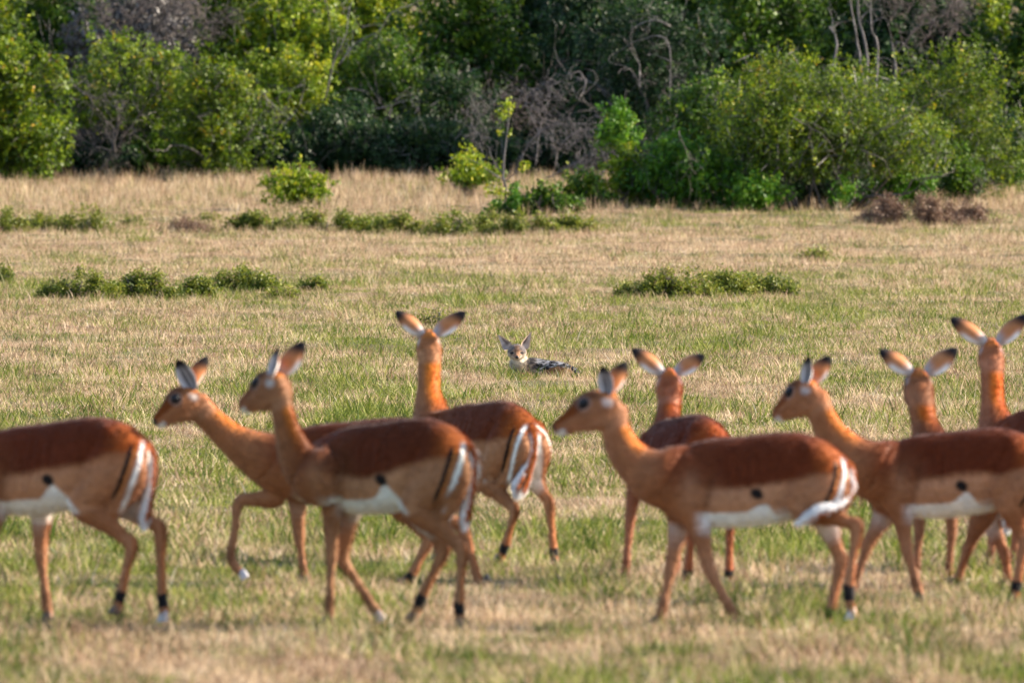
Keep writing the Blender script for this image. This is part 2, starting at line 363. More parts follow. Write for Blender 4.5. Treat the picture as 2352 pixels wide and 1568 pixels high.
def leaf_cloud(name, C, nrm, L, W, v, mat, parent, jit=1.0, r=rng, droop=0.0):
    """one quad leaf (diamond) per centre C, facing roughly along nrm"""
    n = len(C); a = r.normal(size=(n, 3)) * jit + nrm; a /= np.linalg.norm(a, axis=1)[:, None]
    t = r.normal(size=(n, 3)); t[:, 2] -= droop; t -= a * (t * a).sum(1)[:, None]; t /= np.linalg.norm(t, axis=1)[:, None]
    s = np.cross(a, t); l = L * r.uniform(.6, 1.35, n)[:, None]; w = W * r.uniform(.7, 1.3, n)[:, None]
    V = np.stack([C - t * l * .5, C + s * w * .5 - t * l * .05 + a * w * .12, C + t * l * .5, C - s * w * .5 - t * l * .05 + a * w * .12], 1).reshape(-1, 3)
    Fq = np.arange(n * 4).reshape(n, 4)
    return link(name, quads_mesh(name, V, Fq, v), mat, parent)
def branch_paths(p, d, L, r, depth, out, rg, spread=.6, up=.15, kids=(2, 3), wig=.28):
    n = 6; pts = [np.array(p)]; cur = np.array(p, float); dd = np.array(d, float) / np.linalg.norm(d); rr = [r]
    for k in range(n):
        dd = dd + rg.normal(size=3) * wig + np.array([0, 0, up * .3]); dd /= np.linalg.norm(dd); cur = cur + dd * L / n
        pts.append(cur.copy()); rr.append(max(.004, r * (1 - .55 * (k + 1) / n)))
    out.append((pts, rr))
    if depth > 0:
        for j in range(rg.integers(kids[0], kids[1] + 1)):
            k = rg.integers(2, n + 1); nd = dd + rg.normal(size=3) * spread; nd[2] += up
            branch_paths(pts[k], nd, L * rg.uniform(.5, .8), rr[k] * .72, depth - 1, out, rg, spread, up, kids, wig)
def tubes(name, paths, mat, parent, n=6):
    mb = MB()
    for pts, rr in paths:
        pts = np.array(pts); rings = []; T = np.gradient(pts, axis=0)
        for i in range(len(pts)):
            t = T[i] / (np.linalg.norm(T[i]) + 1e-9); h = np.array([0, 0, 1.]) if abs(t[2]) < .9 else np.array([1., 0, 0])
            u = np.cross(t, h); u /= np.linalg.norm(u); w = np.cross(t, u); ang = np.linspace(0, 2 * math.pi, n, endpoint=False)
            rings.append(pts[i] + (np.outer(np.cos(ang), u) + np.outer(np.sin(ang), w)) * rr[i])
        mb.loft(rings)
    return link(name, mb.mesh(name), mat, parent, smooth=True)
def bush(name, label, cat, px, base, top, wpx, mat, n_shoots=900, leaves=11, leaf=.095, lw=.048, depth=None, seed=1, group=None,
         low=0.0, branches=4, bark=None, gaps=.42, stems=None, shoot=.16, droop=0., flat=False, dead=0, d_extra=0, trunk_r=.035, lobes=9, ragged=False):
    """a bush whose crown spans the given picture columns, built at its true distance and size"""
    rg = np.random.default_rng(seed)
    x, d, gz = at(px, base)
    if d_extra: d += d_extra; x = (px - 1176) / F * d; gz = float(ground_z(x, d))
    s = F / d; W = wpx / s / 2; zt = HC - (top - HOR) / s; H = zt - gz; D = depth or W * .75
    root = empty(name, (x, d, gz)); tag(root, label, cat, group)
    # lobes: overlapping ellipsoids that make an uneven outline
    K = lobes; lob = []
    if not ragged and wpx > 120: K = int(K * 1.8)
    for k in range(K):
        a = rg.uniform(0, 2 * math.pi); q = rg.uniform(.05, .95)
        cx, cy = math.cos(a) * q * W, math.sin(a) * q * D
        hmax = H * (1 - .25 * q ** 2) * rg.uniform(.55, 1.03); rz = hmax * rg.uniform(.28, .5)
        rx = min(W * rg.uniform(.20, .40), W * 1.1 - abs(cx)) + .08; ry = rx * .9 + .05
        lob.append((cx, cy, max(hmax - rz, rz * .6), rx, ry, rz))
    if low <= 0.05:
        for k in range(4):
            lob.append((rg.uniform(-.7, .7) * W, rg.uniform(-.6, .5) * D, H * .22, W * .35, D * .4, H * .25))
    lob.append((0, 0, H * .62, W * .5, D * .5, H * .36))
    if ragged:      # many small humps of unequal height instead of one mound
        lob = []
        for k in range(K):
            cx = rg.uniform(-1.18, 1.18) * W; cy = rg.normal(0, .4) * D; hh = H * 1.08 * (1.0 - .62 * abs(cx / W) ** 2) * rg.uniform(.15, 1.0) ** .8
            lob.append((cx, cy, hh * .45, W * rg.uniform(.06, .17), D * rg.uniform(.12, .3), hh * .55))
    lob = np.array(lob); vol = (lob[:, 3] * lob[:, 4] * lob[:, 5]) ** .66; pk = rg.choice(len(lob), n_shoots, p=vol / vol.sum())
    u = rg.normal(size=(n_shoots, 3)); u /= np.linalg.norm(u, axis=1)[:, None]
    u[:, 1] -= .12; rad = 1 - np.abs(rg.normal(0, .22, n_shoots)); rad = np.clip(rad, .15, 1.08); rad = np.where(rg.uniform(size=n_shoots) < .13, rad + rg.uniform(0, .38, n_shoots), rad)
    P = lob[pk, :3] + u * lob[pk, 3:6] * rad[:, None]
    nz = fbm(P[:, 0] * 1.6 / max(W, .3) + 7 * seed, P[:, 1] * 1.6 / max(W, .3), P[:, 2] * 1.8 / max(H, .3), seed, 3)
    ok = (P[:, 2] > low * H) & (P[:, 2] > .02) & (nz > gaps - .12 + .12 * rg.uniform(size=n_shoots))
    P = P[ok]; u = u[ok]; m = len(P)
    # tone of each shoot: partly random, paler and yellower where it faces up
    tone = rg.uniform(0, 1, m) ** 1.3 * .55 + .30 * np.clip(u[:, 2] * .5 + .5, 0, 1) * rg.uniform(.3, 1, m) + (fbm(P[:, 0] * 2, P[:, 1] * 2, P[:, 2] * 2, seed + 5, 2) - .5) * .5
    sh = u * .5 + rg.normal(size=(m, 3)) * .5 + np.array([0, 0, .45]); sh /= np.linalg.norm(sh, axis=1)[:, None]
    t = rg.uniform(-.6, 1, (m, leaves)); C = P[:, None] + sh[:, None] * t[..., None] * shoot + rg.normal(size=(m, leaves, 3)) * shoot * .26
    C[..., 2] = np.maximum(C[..., 2], .01)
    C = C.reshape(-1, 3); nr = np.repeat(u * .6 + np.array([0, 0, .35]), leaves, 0)
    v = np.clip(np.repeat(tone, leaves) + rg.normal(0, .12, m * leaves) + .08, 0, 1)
    if wpx > 200 and not ragged:      # fine bare twigs showing among the leaves
        q = rg.integers(0, len(C), int(m * .55)); tw = C[q] + rg.normal(size=(len(q), 3)) * .05
        leaf_cloud('twigs', tw, np.tile([0, -.4, 0.], (len(q), 1)), .42, .013, rg.uniform(0, 1, len(q)), LM['grey'], root, .7, rg)
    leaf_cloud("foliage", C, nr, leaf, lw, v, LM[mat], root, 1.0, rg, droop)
    if branches:
        out = []
        for b in range(branches):
            if stems: sx, lean, ln = stems[b % len(stems)]; p = (sx, rg.uniform(-.15, .05), -.04); dr = (lean, rg.normal(0, .12) - .1, 1)
            else: p = (rg.uniform(-.3, .3) * W, rg.uniform(-.3, .2) * D, -.04); dr = (p[0] / W * 1.1 + rg.normal(0, .25), rg.normal(0, .35) - .15, 1); ln = .8
            branch_paths(p, dr, H * ln * rg.uniform(.5, .75), trunk_r * rg.uniform(.7, 1.2), 2, out, rg)
            tubes("branch", out, bark or BARK, root); out = []
    return root

# --- back rows (trees fill the top of the frame) ---
back = [(-60, 'olive', -120), (150, 'mid', -160), (330, 'grey', -90), (520, 'olive', -170), (700, 'yellow', -120), (880, 'yellow', -180), (1060, 'mid', -140),
        (1230, 'dark', -200), (1400, 'dark', -160), (1580, 'mid', -190), (1760, 'mid', -150), (1930, 'mid', -180), (2090, 'dark', -130), (2240, 'olive', -170), (2400, 'mid', -140)]
words = ['behind the leftmost bush at the frame edge', 'behind the left dome bush', 'grey and twiggy above the left dome bush', 'top left between the grey twigs and the yellowish crowns',
         'with yellowish leaves left of centre', 'tallest yellow-green crown left of centre', 'mid green just left of centre', 'dark green at the top centre',
         'dark green right of centre', 'behind the tree with pale arching branches', 'behind the left shoulder of the big dome bush', 'right behind the bare pale trunks',
         'dark with grey twigs above the big dome bush', 'olive at the upper right', 'at the upper right corner']
for i, (px, mt, tp) in enumerate(back):
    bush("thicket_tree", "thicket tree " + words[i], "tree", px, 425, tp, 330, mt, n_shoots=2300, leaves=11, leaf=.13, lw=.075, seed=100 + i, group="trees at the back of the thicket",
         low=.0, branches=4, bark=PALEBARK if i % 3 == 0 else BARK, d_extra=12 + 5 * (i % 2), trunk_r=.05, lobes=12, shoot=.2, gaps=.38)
# a dense mass of wood further behind, seen only through gaps
rgw = np.random.default_rng(5); n = 90000
wx = rgw.uniform(-26, 26, n); wy = 206 + rgw.uniform(0, 7, n); wz = rgw.uniform(0, 1, n) ** .85 * 8.5
k = fbm(wx * .8, wy * .8, wz * .8, 3, 3) > .36; C = np.stack([wx, wy, prof(wy) + wz], 1)[k]
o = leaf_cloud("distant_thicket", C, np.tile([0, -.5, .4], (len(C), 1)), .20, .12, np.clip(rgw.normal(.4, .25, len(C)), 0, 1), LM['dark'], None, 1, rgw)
tag(o, "dark mass of far thicket seen through gaps between the trees", "thicket", kind="stuff")

# --- front rows ---
B = bush
G = "bushes along the front of the thicket"
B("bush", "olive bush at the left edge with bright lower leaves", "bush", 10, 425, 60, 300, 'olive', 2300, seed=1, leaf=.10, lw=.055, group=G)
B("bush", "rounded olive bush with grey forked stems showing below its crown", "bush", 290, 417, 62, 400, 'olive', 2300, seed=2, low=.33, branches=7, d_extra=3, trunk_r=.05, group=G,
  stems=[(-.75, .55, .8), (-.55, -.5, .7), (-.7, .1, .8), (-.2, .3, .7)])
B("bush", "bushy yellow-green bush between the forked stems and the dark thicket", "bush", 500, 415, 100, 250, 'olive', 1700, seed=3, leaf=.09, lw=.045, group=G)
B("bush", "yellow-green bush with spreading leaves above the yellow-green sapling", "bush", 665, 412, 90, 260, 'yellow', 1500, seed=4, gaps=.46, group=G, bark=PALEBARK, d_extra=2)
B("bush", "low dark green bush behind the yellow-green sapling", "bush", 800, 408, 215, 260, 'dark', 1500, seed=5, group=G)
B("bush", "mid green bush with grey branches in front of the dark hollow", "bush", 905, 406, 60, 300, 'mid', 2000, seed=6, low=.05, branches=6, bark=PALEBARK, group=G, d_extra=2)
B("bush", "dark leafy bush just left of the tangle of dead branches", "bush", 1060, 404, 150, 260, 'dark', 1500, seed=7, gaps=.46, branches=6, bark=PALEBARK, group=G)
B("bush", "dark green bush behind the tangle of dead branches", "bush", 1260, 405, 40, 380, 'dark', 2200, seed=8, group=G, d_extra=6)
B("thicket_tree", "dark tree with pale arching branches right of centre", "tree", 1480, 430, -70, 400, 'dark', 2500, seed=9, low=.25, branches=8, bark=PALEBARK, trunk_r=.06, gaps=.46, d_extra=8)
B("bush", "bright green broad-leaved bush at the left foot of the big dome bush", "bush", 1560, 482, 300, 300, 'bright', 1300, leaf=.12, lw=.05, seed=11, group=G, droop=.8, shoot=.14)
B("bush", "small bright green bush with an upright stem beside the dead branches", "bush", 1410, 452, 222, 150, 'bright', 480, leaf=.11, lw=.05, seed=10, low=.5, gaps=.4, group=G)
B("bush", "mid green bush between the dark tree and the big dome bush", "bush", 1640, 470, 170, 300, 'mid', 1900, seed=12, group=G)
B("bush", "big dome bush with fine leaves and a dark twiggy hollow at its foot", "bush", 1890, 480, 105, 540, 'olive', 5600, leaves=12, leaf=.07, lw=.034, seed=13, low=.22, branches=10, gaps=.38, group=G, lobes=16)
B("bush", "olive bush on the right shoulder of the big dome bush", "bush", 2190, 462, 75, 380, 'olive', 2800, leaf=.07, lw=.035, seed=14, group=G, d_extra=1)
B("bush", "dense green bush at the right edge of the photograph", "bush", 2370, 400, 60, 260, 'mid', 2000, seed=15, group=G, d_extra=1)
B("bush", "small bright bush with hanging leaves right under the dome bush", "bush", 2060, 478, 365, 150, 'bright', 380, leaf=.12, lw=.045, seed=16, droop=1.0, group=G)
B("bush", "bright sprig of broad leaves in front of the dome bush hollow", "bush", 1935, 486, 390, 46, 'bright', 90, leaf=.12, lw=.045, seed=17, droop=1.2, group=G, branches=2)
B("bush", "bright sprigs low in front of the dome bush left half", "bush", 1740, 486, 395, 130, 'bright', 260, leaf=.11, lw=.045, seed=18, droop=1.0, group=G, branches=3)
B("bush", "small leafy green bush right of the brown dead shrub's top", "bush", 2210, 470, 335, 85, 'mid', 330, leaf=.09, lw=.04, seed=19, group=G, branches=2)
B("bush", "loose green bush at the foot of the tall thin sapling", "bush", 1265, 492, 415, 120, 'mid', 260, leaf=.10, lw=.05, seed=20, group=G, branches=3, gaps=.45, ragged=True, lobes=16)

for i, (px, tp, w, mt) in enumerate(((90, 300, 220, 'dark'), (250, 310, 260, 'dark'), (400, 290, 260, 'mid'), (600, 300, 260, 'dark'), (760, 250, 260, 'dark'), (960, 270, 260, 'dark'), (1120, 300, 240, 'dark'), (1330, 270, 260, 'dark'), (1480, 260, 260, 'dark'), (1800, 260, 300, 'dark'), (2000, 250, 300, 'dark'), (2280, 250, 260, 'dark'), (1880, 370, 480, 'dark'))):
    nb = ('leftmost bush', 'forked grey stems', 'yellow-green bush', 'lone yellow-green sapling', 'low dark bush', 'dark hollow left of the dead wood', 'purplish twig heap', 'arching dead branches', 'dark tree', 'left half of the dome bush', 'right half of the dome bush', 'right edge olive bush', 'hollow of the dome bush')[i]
    B("bush", "shaded dark bush filling the gap behind the " + nb, "bush", px, 425 if px < 1500 else (474 if px == 1880 else 455), tp, w, mt, 1300, seed=200 + i, branches=3, group="shaded bushes inside the thicket", d_extra=1.5 if px == 1880 else 6, gaps=.34)  # mostly dark-leaved understory added so the gaps below the crowns read dark

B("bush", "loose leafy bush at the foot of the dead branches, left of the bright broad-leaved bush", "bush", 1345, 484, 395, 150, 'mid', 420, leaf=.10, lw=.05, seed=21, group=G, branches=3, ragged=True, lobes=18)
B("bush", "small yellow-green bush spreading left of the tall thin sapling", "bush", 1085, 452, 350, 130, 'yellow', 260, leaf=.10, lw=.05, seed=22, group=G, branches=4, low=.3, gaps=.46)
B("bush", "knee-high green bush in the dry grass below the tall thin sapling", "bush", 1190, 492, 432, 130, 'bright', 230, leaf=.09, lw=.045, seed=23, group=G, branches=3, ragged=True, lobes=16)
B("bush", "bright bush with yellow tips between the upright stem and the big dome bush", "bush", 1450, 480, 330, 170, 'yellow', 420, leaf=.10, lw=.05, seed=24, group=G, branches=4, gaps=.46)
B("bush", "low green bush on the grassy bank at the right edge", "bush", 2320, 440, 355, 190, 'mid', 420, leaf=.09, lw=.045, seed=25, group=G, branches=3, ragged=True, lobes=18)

# --- saplings ---
B("sapling", "yellow-green sapling standing alone in the dry grass", "sapling", 683, 480, 362, 160, 'yellow', 460, leaves=9, leaf=.075, lw=.04, seed=31, branches=5, shoot=.09, gaps=.3, trunk_r=.012, lobes=11)
x, d, gz = at(1160, 478)
sp = empty("sapling", (x, d, gz)); tag(sp, "tall thin sapling with a bare pale stem and leaves only at its tip", "sapling")
s_ = F / d; rg = np.random.default_rng(3); out = []
stem = [(0, 0, -.05), (.02, 0, .35), (-.04, 0, .6), (-.02, 0, .95), (.03, 0, 1.35), (.08, 0, 1.75), (.06, 0, 1.95)]
out.append((stem, [.035, .03, .028, .022, .017, .012, .008])); out.append(([(-.02, 0, .62), (-.15, 0, .78), (-.28, 0, 1.0), (-.30, 0, 1.15)], [.02, .018, .012, .008]))
out.append(([(0, 0, .5), (-.3, -.1, .7), (-.6, -.1, .9), (-.8, -.1, .95)], [.015, .012, .008, .005])); out.append(([(0, 0, .5), (.25, -.1, .7), (.45, -.1, .8)], [.013, .01, .006]))
tubes("stem", out, PALEBARK, sp)
cl = [((.06, 0, 1.95), .13, 60), ((-.05, 0, 1.75), .12, 35), ((-.1, 0, 1.45), .07, 14), ((.1, 0, 1.4), .06, 10), ((-.75, -.1, 1.0), .22, 80), ((-.5, -.1, .78), .14, 40), ((.4, -.1, .78), .12, 35), ((-.28, 0, .35), .13, 40), ((.05, 0, .12), .22, 90), ((-.12, -.1, .3), .12, 40)]
C = np.concatenate([np.array(c) + rg.normal(size=(n, 3)) * r * .55 for c, r, n in cl])
leaf_cloud("foliage", C, np.tile([0, -.3, .4], (len(C), 1)), .085, .05, np.clip(rg.normal(.65, .2, len(C)), 0, 1), LM['yellow'], sp, 1, rg, .3)

# --- dead wood ---
def dead(name, label, px, base, paths_px, r0, mat, seed, twigs=14, d_extra=0, hang=0.3, wig=.3, twig_len=.7):
    """bare branches; each polyline is given where the photograph shows it and gets its own depth"""
    r0 *= .72; rg = np.random.default_rng(seed); x, d, gz = at(px, base); d += d_extra; x = (px - 1176) / F * d; gz = float(ground_z(x, d)); s = F / d
    root = empty(name, (x, d, gz)); tag(root, label, "dead tree"); out = []
    for pl in paths_px:
        y0 = rg.uniform(-.3, .5); n = len(pl); pts = []; y = y0
        for (ax, ay) in pl:
            pts.append(((ax - 1176) / s - x, y, (HC - (ay - HOR) / s) - gz)); y += rg.normal(0, .12)
        pts = catmull(np.array(pts), 3); pts[1:-1] += rg.normal(size=(len(pts) - 2, 3)) * .015
        rr = np.linspace(r0, r0 * .35, len(pts)) * rg.uniform(.8, 1.1); out.append((pts, rr))
        for t in range(int(twigs * 1.3)):
            k = rg.integers(1, len(pts)); nd = (pts[k] - pts[k - 1]); nd /= np.linalg.norm(nd) + 1e-6; nd = nd + rg.normal(size=3) * .8; nd[2] -= hang
            branch_paths(pts[k], nd, twig_len * rg.uniform(.4, 1), r0 * .3, 1, out, rg, .7, -.1, (1, 3), wig)
        tubes("branch", out, mat, root, 5); out = []
    return root
dead("dead_branches", "tangle of grey dead branches arching to the ground at the thicket's middle", 1240, 430,
     [[(1060, 420), (1085, 330), (1100, 260)], [(1180, 400), (1215, 330), (1260, 290), (1320, 285), (1370, 310), (1390, 370), (1380, 440)], [(1270, 400), (1290, 330), (1340, 300), (1400, 300), (1450, 350)],
      [(1250, 410), (1310, 380), (1370, 340)], [(1200, 250), (1225, 210), (1250, 195)], [(1230, 380), (1240, 300), (1262, 235)], [(1330, 420), (1345, 360), (1330, 310)]], .022, PALEBARK, 41, twigs=26, hang=.35)
dead("dead_branches", "purplish heap of fine dead twigs just left of the branch tangle", 1110, 408,
     [[(1050, 300), (1100, 250), (1160, 220)], [(1040, 270), (1110, 230), (1190, 250)], [(1080, 330), (1130, 280), (1200, 270)], [(1040, 360), (1080, 320), (1150, 330)]], .014, TWIG, 42, twigs=34, d_extra=2, hang=.1)
dead("dead_branches", "bare pale trunks rising behind the crown of the big dome bush", 1965, 440,
     [[(1990, 240), (1975, 120), (1962, 60), (1945, -40)], [(1985, 240), (1995, 130), (1978, 50), (1970, -40)], [(2010, 240), (2015, 110), (2000, 60), (1995, -40)], [(1900, 230), (1925, 100), (1905, 60)], [(2055, 220), (2055, 130), (2045, 95)]], .05, PALEBARK, 43, twigs=3, d_extra=2, hang=-.3)
dead("dead_branches", "pale branches arching across the dark tree right of centre", 1500, 432,
     [[(1530, 300), (1540, 180), (1530, 90), (1480, 90), (1400, 130)], [(1530, 230), (1560, 205), (1610, 200), (1625, 215)], [(1540, 60), (1500, 45), (1450, 65)], [(1330, 230), (1345, 195), (1330, 165), (1310, 170)], [(1470, 200), (1470, 150), (1450, 110)]], .03, PALEBARK, 44, twigs=4, d_extra=0, hang=-.1)
dead("dead_branches", "whitish crooked branches in the yellow-green trees left of centre", 760, 412,
     [[(745, 230), (765, 150), (790, 90), (800, 40), (815, -20)], [(780, 150), (810, 110), (870, 75), (900, 30), (950, 10)], [(640, 300), (690, 240), (700, 180)], [(860, 250), (900, 240), (960, 225)], [(600, 210), (625, 240), (650, 260)]], .025, PALEBARK, 45, twigs=5, d_extra=-1)
dead("dead_branches", "grey forked dead stems at the foot of the rounded olive bush", 225, 415,
     [[(200, 412), (245, 370), (285, 310), (330, 245), (360, 200)], [(262, 350), (258, 300), (235, 270), (205, 225)], [(262, 345), (215, 335), (165, 300)], [(250, 360), (270, 280), (265, 230)], [(150, 170), (190, 215), (240, 230)]], .032, BARK, 46, twigs=12, d_extra=0, hang=-.1)
dead("dead_branches", "cloud of fine grey twigs at the top left of the thicket", 330, 420,
     [[(250, 120), (300, 60), (330, 0)], [(330, 120), (370, 50), (420, 10)], [(400, 130), (440, 60), (430, 0)], [(260, 80), (230, 30), (220, -20)], [(420, 100), (480, 60), (520, 40)]], .02, TWIG, 47, twigs=40, d_extra=6, hang=-.2)
dead("dead_branches", "grey twigs at the top right above the olive bush", 2100, 430,
     [[(2060, 120), (2110, 60), (2130, 0)], [(2040, 60), (2060, 10), (2030, -20)], [(2130, 90), (2150, 40), (2190, 10)], [(2170, 110), (2195, 50), (2200, 20)]], .02, TWIG, 48, twigs=30, d_extra=5, hang=-.2)
dead("dead_branches", "bare grey branch crossing the big dome bush's right half", 2120, 484,
     [[(2020, 300), (2080, 270), (2130, 240), (2150, 205)], [(1820, 270), (1850, 290), (1890, 310), (1915, 345)], [(1980, 345), (2030, 370), (2050, 410)], [(1560, 300), (1575, 350), (1600, 400)]], .018, BARK, 49, twigs=3, d_extra=-3.5)

# --- low shrubs on the plain ---
GS = "low shrubs on the plain"
SHX, SHD, SHS = [], [], []
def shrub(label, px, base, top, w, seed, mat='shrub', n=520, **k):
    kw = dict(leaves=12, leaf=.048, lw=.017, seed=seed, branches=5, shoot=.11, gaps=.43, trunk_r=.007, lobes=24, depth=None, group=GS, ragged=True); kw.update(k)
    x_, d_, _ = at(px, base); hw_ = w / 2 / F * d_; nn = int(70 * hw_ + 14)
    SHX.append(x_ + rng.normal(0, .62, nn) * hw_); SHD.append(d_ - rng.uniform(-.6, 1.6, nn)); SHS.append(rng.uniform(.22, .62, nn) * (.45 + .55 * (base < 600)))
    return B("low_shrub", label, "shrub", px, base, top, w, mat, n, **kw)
shrub("dark green low shrub at the left end of the row on the left", 182, 688, 622, 155, 51, n=900)
shrub("olive low shrub with brown tips in the middle of the left row", 338, 686, 618, 150, 52, n=900)
shrub("small low shrub tucked behind the middle of the left row", 455, 684, 640, 90, 53, n=380)
shrub("low shrub with bright right side at the right end of the left row", 565, 672, 618, 165, 54, n=800)
shrub("bright low shrub cut by the left edge of the photograph", 0, 654, 608, 60, 55, n=300)
shrub("tall left hump of the shrub clump right of centre", 1560, 686, 612, 175, 56, n=1100)
shrub("middle of the shrub clump right of centre", 1665, 684, 628, 150, 57, n=900)
shrub("olive shrub at the right end of the clump right of centre", 1762, 680, 632, 110, 58, n=600)
shrub("thin dark shrub at the left foot of the clump right of centre", 1455, 686, 655, 70, 59, n=260)
shrub("bright green low shrub at the left edge behind the plain", 15, 534, 482, 90, 60, leaf=.06, lw=.024)
shrub("small olive shrub second from the left edge", 102, 530, 488, 85, 61, leaf=.06, lw=.024, n=400)
shrub("rounded olive shrub third from the left edge", 192, 532, 472, 110, 62, leaf=.06, lw=.024)
shrub("brown dry shrub left of the yellow-green sapling", 430, 540, 496, 120, 63, 'brown', leaf=.05, lw=.015, n=420)
shrub("low spreading green shrub below and left of the sapling", 575, 532, 488, 130, 64, leaf=.065, lw=.026)
shrub("low spreading green shrub right below the sapling", 740, 534, 478, 190, 65, leaf=.065, lw=.026, n=600)
shrub("dark low shrub right of the one below the sapling", 910, 538, 490, 130, 66, leaf=.065, lw=.026)
shrub("long yellowish low shrub at the middle of the plain's far side", 1050, 540, 480, 180, 67, leaf=.065, lw=.026, n=650)
shrub("low shrub with rusty tips below the tall thin sapling", 1210, 540, 490, 180, 68, leaf=.065, lw=.026, n=520)
shrub("yellowish low shrub left of the bright broad-leaved bush", 1320, 538, 500, 110, 69, leaf=.065, lw=.026, n=360)
shrub("big brown dead shrub at the right foot of the thicket", 2090, 520, 440, 210, 70, 'brown', leaf=.06, lw=.018, n=1100, gaps=.36)
shrub("smaller brown dead shrub beside the big brown one at the right", 2215, 516, 458, 130, 71, 'brown', leaf=.06, lw=.018, n=460, gaps=.36)
shrub("tiny green weed right of the three left-edge shrubs", 300, 520, 500, 60, 300, n=150, leaf=.05, lw=.02)
shrub("faint green weed behind the brown dry shrub", 480, 512, 490, 70, 301, n=150, leaf=.05, lw=.02)
shrub("small yellowish shrub between the two spreading low shrubs", 860, 520, 494, 80, 302, n=150, leaf=.05, lw=.02)
shrub("little yellow-green shrub left of the rusty-tipped one", 1130, 512, 482, 90, 303, n=150, leaf=.05, lw=.02)
shrub("sparse green weed at the right end of the left row", 640, 690, 664, 80, 304, n=150, leaf=.05, lw=.02)
shrub("faint green tuft right of the clump right of centre", 1870, 600, 580, 70, 305, n=150, leaf=.05, lw=.02)
shrub("sparse weed on the pale turf right of the left row", 720, 668, 645, 60, 306, n=150, leaf=.05, lw=.02)
shrub("green weed clump behind the ears of the upright doe", 985, 748, 705, 110, 72, 'shrub', leaf=.04, lw=.012, n=110, gaps=.42)

xs_, ds_, ss_ = np.concatenate(SHX), np.concatenate(SHD), np.concatenate(SHS)
x = np.concatenate([TX, xs_]); d = np.concatenate([TD, ds_]); sc2 = np.concatenate([rng.uniform(.5, 1.1, len(TX)) * (.7 + .3 * sstep(140, 160, TD)) * (1 + .6 * sstep(.5, .8, fbm(TX * .9, TD * .5, 0, 97, 2)) * sstep(160, 172, TD)), ss_])
gt = np.concatenate([np.clip(rng.normal(.04, .14, len(TX)) + .5 * sstep(.62, .75, fbm(TX * .7, TD * .4, 0, 98, 2)), 0, 1), rng.uniform(0, .6, len(xs_))])
scatter("tall_dry_grass", "taller pinkish dry grass with seed heads along the foot of the thicket", tall, np.stack([x, d, ground_z(x, d)], 1), sc2, rng.uniform(0, 6.28, len(x)), gt, rng.uniform(0, .9, len(x)))

# ------------------------------------------------------------------ impalas
COAT = coat_mat("impala_coat"); EYE = plain_mat("dark_eye", (.006, .006, .010), .3, .3)
PALEHOOF = plain_mat('pale_hoof_horn', (.55, .53, .56), .4); HOOF = plain_mat("hoof_horn", (.07, .05, .042), .5)
T_X = np.array([0, .065, .18, .31, .45, .58, .70, .79, .88, .95, 1.0])
T_TOP = np.array([.56, .665, .735, .762, .770, .782, .787, .775, .745, .70, .655])
T_BOT = np.array([.50, .455, .415, .398, .398, .408, .425, .45, .485, .53, .585])
T_HW = np.array([.045, .085, .110, .130, .140, .142, .138, .132, .120, .092, .05])
sR = np.array
TAN = sR((.300, .118, .052)); TANL = sR((.46, .235, .135)); SAD = sR((.105, .019, .0035)); RUST = sR((.36, .082, .009)); ORG = sR((.58, .175, .022))
WHT = sR((.80, .79, .80)); BLK = sR((.012, .010, .012)); BRN = sR((.12, .04, .015)); GRY = sR((.36, .33, .34))
def mixc(a, b, t): t = np.asarray(t)[:, None]; return a * (1 - t) + b * t

